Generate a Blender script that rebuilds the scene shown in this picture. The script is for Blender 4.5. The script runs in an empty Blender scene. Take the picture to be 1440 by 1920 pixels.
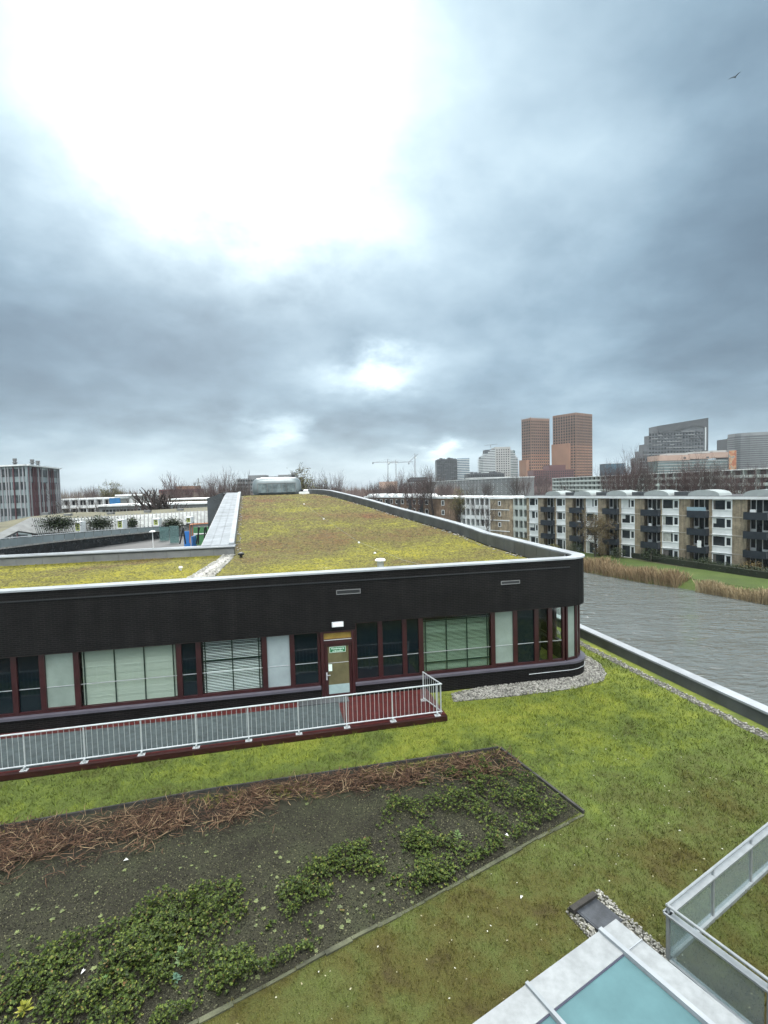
import bpy, bmesh, math, random
import numpy as np
from mathutils import Vector, Matrix
from mathutils.geometry import tessellate_polygon
random.seed(7); RNG = np.random.default_rng(11)
S = bpy.context.scene; COL = S.collection
rad = math.radians
# ------------------------------------------------------------------ camera
CAM_H = 7.8; FPX = 930.0; PITCH = rad(2.95); ROLL = rad(1.55)
FWD = Vector((0, math.cos(PITCH), -math.sin(PITCH))); R0 = Vector((1, 0, 0)); U0 = Vector((0, math.sin(PITCH), math.cos(PITCH)))
RIGHT = R0*math.cos(ROLL) - U0*math.sin(ROLL); UP = R0*math.sin(ROLL) + U0*math.cos(ROLL)
cd = bpy.data.cameras.new('camera'); cam = bpy.data.objects.new('camera', cd); COL.objects.link(cam)
M = Matrix((RIGHT, UP, -FWD)).transposed().to_4x4(); M.translation = (0, 0, CAM_H); cam.matrix_world = M
cd.sensor_fit = 'HORIZONTAL'; cd.sensor_width = 36; cd.lens = 36*FPX/1440; cd.clip_end = 20000; cd.clip_start = .05
S.camera = cam
def sight(x, y): return FWD + RIGHT*((x-720)/FPX) - UP*((y-960)/FPX)
def at(x, y, Y):                       # point of a sight line at depth Y (metres)
    d = sight(x, y); return Vector((0, 0, CAM_H)) + d*(Y/d.y)
def ground(x, y, z):                   # point of a sight line at height z
    d = sight(x, y); return Vector((0, 0, CAM_H)) + d*((z-CAM_H)/d.z)
# ------------------------------------------------------------------ world
S.view_settings.view_transform = 'Standard'; S.view_settings.look = 'None'; S.view_settings.gamma = 1
S.view_settings.use_curve_mapping = False
S.view_settings.exposure = 1.62
S.cycles.max_bounces = 6; S.cycles.transparent_max_bounces = 12; S.cycles.volume_bounces = 0
S.cycles.use_denoising = True
SUNDIR = sight(430, 200).normalized(); SUN_EL = math.asin(SUNDIR.z); SUN_AZ = math.atan2(SUNDIR.x, SUNDIR.y)
W = bpy.data.worlds.new('World'); S.world = W; W.use_nodes = True
class N:                                # tiny node helper
    def __init__(s, nt): s.nt = nt
    def new(s, t, **k):
        n = s.nt.nodes.new(t)
        for a, b in k.items(): setattr(n, a, b)
        return n
    def put(s, sock, v):
        if hasattr(v, 'default_value') and hasattr(v, 'links'): s.nt.links.new(v, sock)
        else: sock.default_value = v
    def m(s, op, a, b=0.0, c=0.0, clamp=False):
        n = s.new('ShaderNodeMath', operation=op); n.use_clamp = clamp
        s.put(n.inputs[0], a); s.put(n.inputs[1], b); s.put(n.inputs[2], c); return n.outputs[0]
    def noise(s, vec, scale, detail=4, rough=.55, dist=0, out='Fac'):
        n = s.new('ShaderNodeTexNoise'); s.put(n.inputs['Vector'], vec) if vec is not None else 0
        s.put(n.inputs['Scale'], scale); n.inputs['Detail'].default_value = detail; n.inputs['Roughness'].default_value = rough
        n.inputs['Distortion'].default_value = dist; return n.outputs[out]
    def ramp(s, fac, stops, interp='LINEAR'):
        n = s.new('ShaderNodeValToRGB'); s.put(n.inputs[0], fac); e = n.color_ramp.elements; n.color_ramp.interpolation = interp
        while len(e) < len(stops): e.new(.5)
        for k, (p, c) in enumerate(stops):
            e[k].position = p; e[k].color = (*c, 1) if not isinstance(c, (int, float)) else (c, c, c, 1)
        return n.outputs[0]
    def mix(s, f, a, b, blend='MIX'):
        n = s.new('ShaderNodeMix', data_type='RGBA', blend_type=blend); s.put(n.inputs[0], f)
        s.put(n.inputs[6], (*a, 1) if isinstance(a, tuple) else a); s.put(n.inputs[7], (*b, 1) if isinstance(b, tuple) else b); return n.outputs[2]
    def comb(s, x, y, z):
        n = s.new('ShaderNodeCombineXYZ'); s.put(n.inputs[0], x); s.put(n.inputs[1], y); s.put(n.inputs[2], z); return n.outputs[0]
    def sep(s, v):
        n = s.new('ShaderNodeSeparateXYZ'); s.put(n.inputs[0], v); return n.outputs
def build_world():
    nt = W.node_tree; nt.nodes.clear(); n = N(nt)
    out = n.new('ShaderNodeOutputWorld'); tc = n.new('ShaderNodeTexCoord')
    x, y, z = n.sep(tc.outputs['Generated'])
    zc = n.m('MAXIMUM', z, 0.0)
    den = n.m('ADD', zc, .30)
    P = n.comb(n.m('DIVIDE', x, den), n.m('DIVIDE', y, den), 0.0)
    big = n.noise(P, 1.0, 7, .55, .25); fine = n.noise(P, 3.2, 6, .58, .15)
    wob1 = n.m('SUBTRACT', n.noise(P, 1.5, 6, .6), .5); wob2 = n.m('SUBTRACT', n.noise(n.comb(n.m('DIVIDE', y, den), n.m('DIVIDE', x, den), 3.7), 1.9, 6, .6), .5)
    az = n.m('ADD', n.m('ARCTAN2', x, y), n.m('MULTIPLY', wob1, .30)); el0 = n.m('ARCSINE', z)
    wscale = n.m('MULTIPLY_ADD', n.m('MAXIMUM', el0, 0.0), .75, .07)
    el = n.m('ADD', el0, n.m('MULTIPLY', wob2, wscale))
    def blob(px, py, sx, sy, amp):      # a bright or dark place in the cloud, by its direction
        d = sight(px, py).normalized(); a0 = math.atan2(d.x, d.y); e0 = math.asin(d.z)
        u = n.m('DIVIDE', n.m('SUBTRACT', az, a0), sx/FPX); v = n.m('DIVIDE', n.m('SUBTRACT', el, e0), sy/FPX)
        q = n.m('ADD', n.m('MULTIPLY', u, u), n.m('MULTIPLY', v, v))
        return n.m('MULTIPLY', n.m('POWER', 2.718, n.m('MULTIPLY', q, -.5)), amp)
    tot = n.m('ADD', n.m('MULTIPLY', n.m('SUBTRACT', big, .5), 1.15), n.m('MULTIPLY', n.m('SUBTRACT', fine, .5), .5))
    tot = n.m('ADD', tot, .45)
    for b in [(450, 200, 225, 150, .85), (220, 90, 290, 170, .36), (700, 690, 75, 26, .75), (525, 808, 38, 22, .72), (815, 838, 20, 14, .6),
              (1400, 250, 150, 330, -.17), (1450, 520, 90, 220, -.12), (950, 260, 170, 170, .16), (150, 640, 330, 120, -.20), (600, 560, 160, 60, -.10), (640, 800, 260, 22, -.12), (1050, 700, 200, 50, .10), (700, 885, 900, 26, .22), (60, 835, 200, 16, .10)]:
        tot = n.m('ADD', tot, blob(*b))
    # an overcast sky is brightest overhead
    tot = n.m('ADD', tot, n.m('ADD', n.m('MULTIPLY', n.m('POWER', zc, 2.0), .22), n.m('MULTIPLY', n.m('MAXIMUM', n.m('SUBTRACT', zc, .66), 0.0), 1.5)))
    back = n.new('ShaderNodeMapRange', interpolation_type='SMOOTHSTEP'); n.put(back.inputs[0], y); back.inputs[1].default_value = .35; back.inputs[2].default_value = -.6; back.inputs[3].default_value = 0; back.inputs[4].default_value = .66
    tot = n.m('ADD', tot, back.outputs[0])
    col = n.ramp(n.m('MULTIPLY', tot, .5), [(0.0, (.095, .145, .195)), (.12, (.160, .240, .310)), (.22, (.245, .355, .44)), (.35, (.41, .545, .635)), (.46, (.57, .72, .80)), (.56, (.80, .94, .99)), (.67, (1.9, 2.0, 2.03)), (.78, (7, 7, 6.9)), (.95, (22, 21.7, 21.4))])
    sky = n.new('ShaderNodeTexSky', sky_type='NISHITA'); sky.sun_disc = False; sky.sun_elevation = SUN_EL; sky.sun_rotation = SUN_AZ
    b1 = n.new('ShaderNodeBackground'); nt.links.new(sky.outputs[0], b1.inputs[0]); b1.inputs[1].default_value = .06
    b2 = n.new('ShaderNodeBackground'); nt.links.new(col, b2.inputs[0]); b2.inputs[1].default_value = .43
    mx = n.new('ShaderNodeMixShader'); mx.inputs[0].default_value = .94
    nt.links.new(b1.outputs[0], mx.inputs[1]); nt.links.new(b2.outputs[0], mx.inputs[2]); nt.links.new(mx.outputs[0], out.inputs[0])
build_world()
sl = bpy.data.lights.new('sun', 'SUN'); sl.energy = 1.2; sl.angle = rad(25); sl.color = (1, .97, .92)
so = bpy.data.objects.new('sun', sl); COL.objects.link(so); so.location = (0, 0, 60)
so.rotation_euler = SUNDIR.to_track_quat('Z', 'Y').to_euler()
# ------------------------------------------------------------------ helpers
class MB:
    def __init__(s): s.v = []; s.f = []; s.m = []; s.uv = []; s.has_uv = False
    def face(s, pts, mi=0, uv=None):
        k = len(s.v); s.v += [tuple(p) for p in pts]; s.f.append(tuple(range(k, k+len(pts)))); s.m.append(mi); s.uv.append(uv)
        if uv: s.has_uv = True
    def mesh(s, vs, fs, mi=0):
        k = len(s.v); s.v += [tuple(p) for p in vs]
        for f in fs: s.f.append(tuple(i+k for i in f)); s.m.append(mi); s.uv.append(None)
    def box(s, x0, y0, z0, x1, y1, z1, mi=0):
        if x0 > x1: x0, x1 = x1, x0
        if y0 > y1: y0, y1 = y1, y0
        if z0 > z1: z0, z1 = z1, z0
        v = [(x0,y0,z0),(x1,y0,z0),(x1,y1,z0),(x0,y1,z0),(x0,y0,z1),(x1,y0,z1),(x1,y1,z1),(x0,y1,z1)]
        s.mesh(v, [(3,2,1,0),(4,5,6,7),(0,1,5,4),(1,2,6,5),(2,3,7,6),(3,0,4,7)], mi)
    def bar(s, p, q, w, h, mi=0, up=(0,0,1)):
        p = Vector(p); q = Vector(q); d = (q-p).normalized(); a = d.cross(Vector(up))
        a = a.normalized() if a.length > 1e-5 else Vector((1,0,0)); b = a.cross(d)
        a *= w/2; b *= h/2
        v = [p-a-b, p+a-b, p+a+b, p-a+b, q-a-b, q+a-b, q+a+b, q-a+b]
        s.mesh(v, [(0,1,2,3),(7,6,5,4),(4,5,1,0),(5,6,2,1),(6,7,3,2),(7,4,0,3)], mi)
    def tube(s, pts, rr, n=6, mi=0, cap=True):
        pts = [Vector(p) for p in pts]; rr = rr if isinstance(rr, (list, tuple)) else [rr]*len(pts)
        vs = []; fs = []
        for i, p in enumerate(pts):
            d = (pts[min(i+1, len(pts)-1)] - pts[max(i-1, 0)]).normalized()
            a = d.cross(Vector((0,0,1)));  a = a.normalized() if a.length > 1e-4 else Vector((1,0,0)); b = d.cross(a)
            for k in range(n):
                t = 2*math.pi*k/n; vs.append(p + a*(math.cos(t)*rr[i]) + b*(math.sin(t)*rr[i]))
        for i in range(len(pts)-1):
            for k in range(n):
                k2 = (k+1) % n; fs.append((i*n+k2, i*n+k, (i+1)*n+k, (i+1)*n+k2))
        if cap: fs.append(tuple(range(n))); fs.append(tuple(reversed(range((len(pts)-1)*n, len(pts)*n))))
        s.mesh(vs, fs, mi)
    def prism(s, poly, z0, z1, mi=0):
        n = len(poly); v = [(p[0], p[1], z0) for p in poly] + [(p[0], p[1], z1) for p in poly]
        area = sum(poly[i][0]*poly[(i+1)%n][1]-poly[(i+1)%n][0]*poly[i][1] for i in range(n))
        fs = [tuple(range(n-1, -1, -1)), tuple(range(n, 2*n))] + [(i, (i+1)%n, (i+1)%n+n, i+n) for i in range(n)]
        if area < 0: fs = [tuple(reversed(f)) for f in fs]
        s.mesh(v, fs, mi)
    def lathe(s, c, prof, n=12, mi=0):
        vs = []; fs = []
        for r, z in prof:
            for k in range(n): t = 2*math.pi*k/n; vs.append((c[0]+r*math.cos(t), c[1]+r*math.sin(t), c[2]+z))
        for i in range(len(prof)-1):
            for k in range(n): k2 = (k+1)%n; fs.append((i*n+k, i*n+k2, (i+1)*n+k2, (i+1)*n+k))
        fs.append(tuple(range(n-1,-1,-1))); fs.append(tuple(range((len(prof)-1)*n, len(prof)*n)))
        s.mesh(vs, fs, mi)
    def ribbon(s, path, off, z0, z1, mi=0, closed_ends=True):
        """upright slab along a plan path; off = thickness to the left of travel; z0, z1 numbers or functions of the point"""
        Z0 = z0 if callable(z0) else (lambda p: z0); Z1 = z1 if callable(z1) else (lambda p: z1)
        P = [Vector((p[0], p[1])) for p in path]; Q = []; L = [0]
        for i, p in enumerate(P):
            d = (P[min(i+1, len(P)-1)]-P[max(i-1, 0)]).normalized(); Q.append(p + Vector((-d.y, d.x))*off)
            if i: L.append(L[-1]+(p-P[i-1]).length)
        def pt(p, z): return (p.x, p.y, z)
        for i in range(len(P)-1):
            a, b, c, d = P[i], P[i+1], Q[i], Q[i+1]; za0, zb0, za1, zb1 = Z0(a), Z0(b), Z1(a), Z1(b)
            s.face([pt(a,za0), pt(b,zb0), pt(b,zb1), pt(a,za1)], mi, [(L[i],za0),(L[i+1],zb0),(L[i+1],zb1),(L[i],za1)])
            s.face([pt(d,zb0), pt(c,za0), pt(c,za1), pt(d,zb1)], mi, [(L[i+1],zb0),(L[i],za0),(L[i],za1),(L[i+1],zb1)])
            s.face([pt(a,za1), pt(b,zb1), pt(d,zb1), pt(c,za1)], mi, [(L[i],0),(L[i+1],0),(L[i+1],off),(L[i],off)])
            s.face([pt(b,zb0), pt(a,za0), pt(c,za0), pt(d,zb0)], mi, [(L[i+1],0),(L[i],0),(L[i],off),(L[i+1],off)])
        if closed_ends:
            for i, fl in ((0, 0), (-1, 1)):
                f = [pt(P[i],Z0(P[i])), pt(P[i],Z1(P[i])), pt(Q[i],Z1(P[i])), pt(Q[i],Z0(P[i]))]
                s.face(f[::-1] if fl else f, mi, [(0,0),(0,1),(off,1),(off,0)])
    def data(s, name, mats, smooth=False):
        me = bpy.data.meshes.new(name); me.from_pydata(s.v, [], s.f)
        for m in (mats if isinstance(mats, (list, tuple)) else [mats]): me.materials.append(m)
        if any(s.m): me.polygons.foreach_set('material_index', s.m)
        if s.has_uv:
            L = me.uv_layers.new(name='UVMap'); arr = []
            for f, u in zip(s.f, s.uv): arr += list(u) if u else [(0, 0)]*len(f)
            L.data.foreach_set('uv', np.array(arr, dtype=np.float32).ravel())
        if smooth: me.polygons.foreach_set('use_smooth', [True]*len(me.polygons))
        me.update(); return me
    def build(s, name, mats, parent=None, smooth=False): return link(name, s.data(name, mats, smooth), parent)
def link(name, me, parent=None, loc=None, rot=None):
    o = bpy.data.objects.new(name, me); COL.objects.link(o)
    if parent: o.parent = parent
    if loc is not None: o.location = loc
    if rot is not None: o.rotation_euler = rot
    return o
def tag(o, label=None, cat=None, group=None, kind=None):
    for k, v in (('label', label), ('category', cat), ('group', group), ('kind', kind)):
        if v: o[k] = v
    return o
def thing(name, label, cat, loc=(0,0,0), rz=0, group=None):
    o = bpy.data.objects.new(name, None); COL.objects.link(o); o.location = loc; o.rotation_euler = (0,0,rz); o.empty_display_size = .2
    return tag(o, label, cat, group)
def npmesh(name, V, F, mat, mi=None):
    V = np.asarray(V, np.float32); F = np.asarray(F, np.int32); k = F.shape[1]
    me = bpy.data.meshes.new(name); me.vertices.add(len(V)); me.vertices.foreach_set('co', V.ravel())
    me.loops.add(F.size); me.loops.foreach_set('vertex_index', F.ravel())
    me.polygons.add(len(F)); me.polygons.foreach_set('loop_start', np.arange(0, F.size, k, dtype=np.int32))
    for m in (mat if isinstance(mat, list) else [mat]): me.materials.append(m)
    me.update(calc_edges=True); me.validate(); return me
def scatter(tv, tf, P, scale, rz, tilt=None):
    """copies of a small template at points P, one array of vertices and faces"""
    tv = np.asarray(tv, float); tf = np.asarray(tf); n = len(P); nv = len(tv)
    sc = np.asarray(scale, float); sc = sc[:, None, None] if sc.ndim == 1 else sc[:, None, :]
    v = tv[None]*sc
    if tilt is not None:
        c, s_ = np.cos(tilt)[:, None], np.sin(tilt)[:, None]; y = v[..., 1]*c-v[..., 2]*s_; z = v[..., 1]*s_+v[..., 2]*c; v = np.stack([v[..., 0], y, z], -1)
    c, s_ = np.cos(rz)[:, None], np.sin(rz)[:, None]; x = v[..., 0]*c-v[..., 1]*s_; y = v[..., 0]*s_+v[..., 1]*c
    v = np.stack([x, y, v[..., 2]], -1) + np.asarray(P)[:, None, :]
    f = tf[None] + (np.arange(n)*nv)[:, None, None]
    return v.reshape(-1, 3), f.reshape(-1, tf.shape[1])
def inside(P, poly):
    x, y = P[:, 0], P[:, 1]; r = np.zeros(len(P), bool); n = len(poly)
    for i in range(n):
        x0, y0 = poly[i][:2]; x1, y1 = poly[(i+1) % n][:2]
        if y0 == y1: continue
        r ^= ((y0 > y) != (y1 > y)) & (x < (x1-x0)*(y-y0)/(y1-y0)+x0)
    return r
def rand_in(poly, n):
    a = np.array([p[:2] for p in poly]); lo, hi = a.min(0), a.max(0)
    P = RNG.uniform(lo, hi, (n, 2)); return P[inside(P, poly)]
def vnoise(P, f, seed=0):                # cheap smooth value noise on points (x, y)
    r = np.random.default_rng(seed); T = r.random((64, 64)); q = P[:, :2]*f+1000
    i = np.floor(q).astype(int); t = q-i; t = t*t*(3-2*t); g = lambda a, b: T[a % 64, b % 64]
    return (g(i[:,0], i[:,1])*(1-t[:,0])+g(i[:,0]+1, i[:,1])*t[:,0])*(1-t[:,1])+(g(i[:,0], i[:,1]+1)*(1-t[:,0])+g(i[:,0]+1, i[:,1]+1)*t[:,0])*t[:,1]
def flat(name, poly, z, mat, kind='structure', parent=None):
    b = MB(); tris = tessellate_polygon([[Vector((p[0], p[1], 0)) for p in poly]])
    vs = [(p[0], p[1], z) for p in poly]; fs = []
    for t in tris:
        a, c, d = [Vector(vs[i]) for i in t]; fs.append(t if (c-a).cross(d-a).z > 0 else t[::-1])
    b.mesh(vs, fs); o = b.build(name, mat, parent)
    if kind and not parent: o['kind'] = kind
    return o
# ------------------------------------------------------------------ materials
def mat(name, col, rough=.7, var=.0, vscale=4.0, col2=None, bump=0.0, bscale=30.0, metal=0.0, spec=.5, island=0.0, stretch=None, bdist=.02, detail=5):
    m = bpy.data.materials.new(name); m.use_nodes = True; nt = m.node_tree; n = N(nt); p = nt.nodes['Principled BSDF']
    p.inputs['Roughness'].default_value = rough; p.inputs['Metallic'].default_value = metal; p.inputs['Specular IOR Level'].default_value = spec
    c = (*col, 1); src = None
    tc = n.new('ShaderNodeTexCoord'); vec = tc.outputs['Object']
    if stretch:
        mp = n.new('ShaderNodeMapping'); mp.inputs['Scale'].default_value = stretch; nt.links.new(vec, mp.inputs[0]); vec = mp.outputs[0]
    if var or col2:
        c2 = col2 or tuple(min(1, x*(1+var)) for x in col); c1 = col if col2 else tuple(x*(1-var) for x in col)
        fac = n.ramp(n.noise(vec, vscale, detail, .6), [(.33, 0.0), (.67, 1.0)]); src = n.mix(fac, c1, c2)
    if island:
        g = n.new('ShaderNodeNewGeometry'); k = n.m('MULTIPLY_ADD', g.outputs['Random Per Island'], 2*island, 1-island)
        src = n.mix(1.0, src if src is not None else tuple(col), n.comb(k, k, k), 'MULTIPLY')
    if src is not None: nt.links.new(src, p.inputs['Base Color'])
    else: p.inputs['Base Color'].default_value = c
    if bump:
        b = n.new('ShaderNodeBump'); b.inputs['Strength'].default_value = bump; b.inputs['Distance'].default_value = bdist
        nt.links.new(n.noise(vec, bscale, 5, .6), b.inputs['Height']); nt.links.new(b.outputs[0], p.inputs['Normal'])
    return m
def glass(name, tint=(.90, .94, .92), ior=1.5, rough=.02, solid=0.0, scol=(.3, .4, .4)):
    m = bpy.data.materials.new(name); m.use_nodes = True; nt = m.node_tree; nt.nodes.clear(); n = N(nt)
    out = n.new('ShaderNodeOutputMaterial'); t = n.new('ShaderNodeBsdfTransparent'); t.inputs[0].default_value = (*tint, 1)
    g = n.new('ShaderNodeBsdfGlossy'); g.inputs['Roughness'].default_value = rough
    ge = n.new('ShaderNodeNewGeometry'); dt = n.new('ShaderNodeVectorMath', operation='DOT_PRODUCT'); nt.links.new(ge.outputs['Normal'], dt.inputs[0]); nt.links.new(ge.outputs['Incoming'], dt.inputs[1])
    r0 = ((ior-1)/(ior+1))**2; frv = n.m('MULTIPLY_ADD', n.m('POWER', n.m('SUBTRACT', 1.0, n.m('ABSOLUTE', dt.outputs['Value'])), 5.0), 1-r0, r0); mx = n.new('ShaderNodeMixShader')
    base = t.outputs[0]
    if solid:
        d = n.new('ShaderNodeBsdfDiffuse'); d.inputs[0].default_value = (*scol, 1); m2 = n.new('ShaderNodeMixShader'); m2.inputs[0].default_value = solid
        nt.links.new(base, m2.inputs[1]); nt.links.new(d.outputs[0], m2.inputs[2]); base = m2.outputs[0]
    nt.links.new(frv, mx.inputs[0]); nt.links.new(base, mx.inputs[1]); nt.links.new(g.outputs[0], mx.inputs[2]); nt.links.new(mx.outputs[0], out.inputs[0])
    return m
def brick_mat(name, c1, c2, mortar, rough=.75, scale=1.0, bw=.21, rh=.065, ms=.008, bump=.6, uv=True):
    m = bpy.data.materials.new(name); m.use_nodes = True; nt = m.node_tree; n = N(nt); p = nt.nodes['Principled BSDF']; p.inputs['Roughness'].default_value = rough
    tc = n.new('ShaderNodeTexCoord')
    p.inputs['Specular IOR Level'].default_value = .16
    if uv: vec = tc.outputs['UV']
    else:
        x, y, z = n.sep(tc.outputs['Object']); vec = n.comb(n.m('ADD', x, y), z, 0.0)
    p.inputs['Specular IOR Level'].default_value = .18
    b = n.new('ShaderNodeTexBrick'); nt.links.new(vec, b.inputs['Vector'])
    b.inputs['Color1'].default_value = (*c1, 1); b.inputs['Color2'].default_value = (*c2, 1); b.inputs['Mortar'].default_value = (*mortar, 1)
    b.inputs['Scale'].default_value = scale; b.inputs['Mortar Size'].default_value = ms; b.inputs['Brick Width'].default_value = bw; b.inputs['Row Height'].default_value = rh; b.inputs['Mortar Smooth'].default_value = .2
    mp = n.new('ShaderNodeMapping'); mp.inputs['Scale'].default_value = (3.2, 3.2, .35); nt.links.new(tc.outputs['Object'], mp.inputs[0])
    v = n.m('MULTIPLY', n.ramp(n.noise(tc.outputs['Object'], .9, 6, .65), [(.3, .62), (.7, 1.45)]), n.ramp(n.noise(mp.outputs[0], .8, 5, .65), [(.35, .72), (.75, 1.55)]))
    nt.links.new(n.mix(1.0, b.outputs['Color'], v, 'MULTIPLY'), p.inputs['Base Color'])
    bp = n.new('ShaderNodeBump'); bp.inputs['Strength'].default_value = bump; bp.inputs['Distance'].default_value = .012; bp.invert = True
    nt.links.new(b.outputs['Fac'], bp.inputs['Height']); nt.links.new(bp.outputs[0], p.inputs['Normal'])
    return m
def field_mat(name, stops, macro, fine, bump=.8, bscale=60, rough=.9, islands=False, dark=None, extra=None):
    """ground cover: a macro patch map in world space through a colour ramp, broken by a fine grain"""
    m = bpy.data.materials.new(name); m.use_nodes = True; nt = m.node_tree; n = N(nt); p = nt.nodes['Principled BSDF']
    p.inputs['Roughness'].default_value = rough; p.inputs['Specular IOR Level'].default_value = .2
    g = n.new('ShaderNodeNewGeometry'); pos = g.outputs['Position']
    f = n.noise(pos, macro, 6, .62, .3)
    if extra: f = extra(n, pos, f)
    c = n.ramp(f, stops)
    if islands:
        k = n.m('MULTIPLY_ADD', g.outputs['Random Per Island'], 1.0, .5)
        c = n.mix(1.0, c, n.comb(k, k, n.m('MULTIPLY', k, .8)), 'MULTIPLY')
    else:
        h = n.noise(pos, fine, 5, .7); k = n.ramp(h, [(.3, .45), (.7, 1.4)]); c = n.mix(1.0, c, k, 'MULTIPLY')
        b = n.new('ShaderNodeBump'); b.inputs['Strength'].default_value = bump; b.inputs['Distance'].default_value = .03
        nt.links.new(n.noise(pos, bscale, 6, .7), b.inputs['Height']); nt.links.new(b.outputs[0], p.inputs['Normal'])
    nt.links.new(c, p.inputs['Base Color']); return m
MT = {}
MT['brick_dark'] = brick_mat('dark_brick', (.0014,.0014,.0017), (.0046,.0040,.0043), (.0125,.0118,.0112), .6, ms=.009)
MT['red_wood'] = mat('red_brown_paint', (.030,.0065,.0075), .38, .25, 3)
MT['sill'] = mat('sill_metal', (.080,.076,.095), .45, .12, 2)
MT['alu'] = mat('aluminium', (.55,.57,.60), .38, .15, 1.5, metal=.35)
MT['cap'] = mat('coping_metal', (.26,.28,.295), .75, .18, .8, spec=.08)
MT['strip'] = mat('roof_sheet_metal', (.22,.24,.255), .85, .2, .7, spec=.05)
MT['panel'] = mat('grey_cladding', (.15,.155,.155), .6, .18, 1.3)
MT['panel_dark'] = mat('dark_cladding', (.062,.068,.072), .5, .3, 1.0)
MT['galv'] = mat('galvanised_steel', (.46,.49,.50), .35, .12, 6, metal=.25)
MT['green_mat'] = mat('grey_green_deck_mat', (.050,.066,.068), .75, .35, 6, bump=.3, bscale=90)
MT['red_mat'] = mat('red_deck_paint', (.062,.010,.009), .5, .35, 5, bump=.2, bscale=40)
MT['fascia'] = mat('dark_red_timber', (.026,.006,.0055), .4, .4, 2.5, stretch=(1,6,6))
MT['white'] = mat('white_paint', (.72,.73,.72), .5, .08, 2)
MT['white_far'] = mat('white_painted_panel', (.66,.68,.68), .6, .12, .6)
MT['pane_dark'] = mat('dark_pane', (.004,.009,.012), .06, spec=.6)
MT['pane_frost'] = mat('frosted_pane', (.20,.25,.22), .28, .15, 1.5)
MT['pane_frost_blue'] = mat('frosted_pane_pale', (.27,.32,.33), .28, .12, 1.5)
MT['pane_far'] = mat('window_glass', (.020,.026,.030), .08, .5, .35, spec=.6)
MT['glass'] = glass('clear_glass')
MT['blind'] = mat('blind_slat', (.44,.46,.41), .5)
MT['blind_white'] = mat('blind_slat_white', (.72,.74,.76), .5)
MT['blind_green'] = mat('blind_slat_green', (.22,.29,.22), .5)
MT['interior'] = mat('interior_wall', (.035,.035,.035), .9)
MT['frame_dark'] = mat('dark_green_frame', (.012,.030,.024), .4)
MT['door_glass'] = mat('door_pane', (.115,.105,.055), .25, .25, 1.6)
MT['door_pale'] = mat('door_lower_pane', (.30,.40,.40), .25, .15, 2)
MT['transom_amber'] = mat('amber_transom_pane', (.30,.20,.045), .3, .3, 3)  # transom pane in a plain amber base colour
MT['sign_green'] = mat('sign_green', (.006,.13,.045), .4)
MT['sign_white'] = mat('sign_white', (.70,.85,.75), .4)
MT['concrete'] = mat('concrete', (.30,.29,.27), .85, .3, 3, bump=.4, bscale=40)
MT['edging'] = mat('edging_strip', (.035,.034,.030), .8, .5, 4, bump=.5, bscale=40)
MT['edging_stone'] = mat('edging_stone', (.060,.064,.036), .9, .5, 3, bump=.7, bscale=30)
MT['pebble'] = mat('pebble', (.22,.215,.19), .7, .3, 2, island=.45)
MT['pebble_bed'] = mat('pebble_bed', (.07,.068,.058), .9, .5, 30, bump=1, bscale=60)
MT['slab_dark'] = mat('slate_slab', (.030,.034,.040), .5, .4, 6, bump=.3, bscale=30)
MT['tar'] = mat('bitumen', (.040,.042,.045), .8, .3, 3, bump=.3, bscale=60)
MT['asphalt'] = mat('asphalt', (.055,.055,.055), .85, .25, .3)
MT['black'] = mat('black_paint', (.012,.013,.015), .4)
# ------------------------------------------------------------------ school building frame (local axes: x along the facade, y to the back)
ANG = math.atan2(.1867, .9824); UX, UY = math.cos(ANG), math.sin(ANG); OX, OY = -12.5, 15.6
def L2W(a, b, z=0.0): return Vector((OX + a*UX - b*UY, OY + a*UY + b*UX, z))
def roofz(b):
    t = max(0.0, b-10.5)*.078; return 4.1 + (t if t < 2.6 else 2.6 + .38*(1-math.exp(-(t-2.6)/.38)))
OUT = [(20.1, 0)] + [(20.1+1.1*math.sin(t), 1.1-1.1*math.cos(t)) for t in np.linspace(.2, math.pi/2, 7)] + \
      [(21.22,3),(21.27,5),(21.36,7),(21.4,9),(21.38,11),(21.28,12.6),(20.98,15),(20.5,17.6),(20.0,20),(18.95,25),(17.75,32),(16.7,37),(15.8,41),(14.9,45),(14.0,48.5),(12.9,52),(11.5,55)]
def leftedge(b): return 6.2 - (b-11.4)*.0793
# ------------------------------------------------------------------ ground, water
def lawn_extra(n, pos, f):               # mossy lawn turns brown and thin towards the near side, brightest by the deck
    x, y, z = n.sep(pos)
    g = n.m('MULTIPLY_ADD', y, .055, -.72)
    g = n.m('MAXIMUM', n.m('MINIMUM', g, .16), -.26)
    r = n.m('MULTIPLY', n.m('MAXIMUM', n.m('SUBTRACT', x, 3.0), 0.0), -.012)
    k = n.m('MULTIPLY', n.m('SUBTRACT', n.noise(pos, 2.4, 4, .65), .5), .42)
    return n.m('ADD', n.m('ADD', n.m('ADD', f, g), r), k)
LAWN = [(.06, (.058,.046,.018)), (.20, (.078,.074,.019)), (.33, (.082,.095,.026)), (.49, (.098,.130,.030)), (.64, (.152,.182,.031)), (.82, (.205,.222,.040))]
MT['lawn'] = field_mat('mossy_lawn', LAWN, .55, 55, extra=lawn_extra, bscale=70)
MT['blade'] = field_mat('lawn_blades', LAWN, .55, 55, islands=True, extra=lawn_extra)
SED = [(.20, (.095,.040,.020)), (.35, (.088,.062,.024)), (.46, (.090,.080,.024)), (.57, (.120,.112,.020)), (.68, (.165,.150,.014)), (.80, (.17,.165,.085))]
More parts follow.
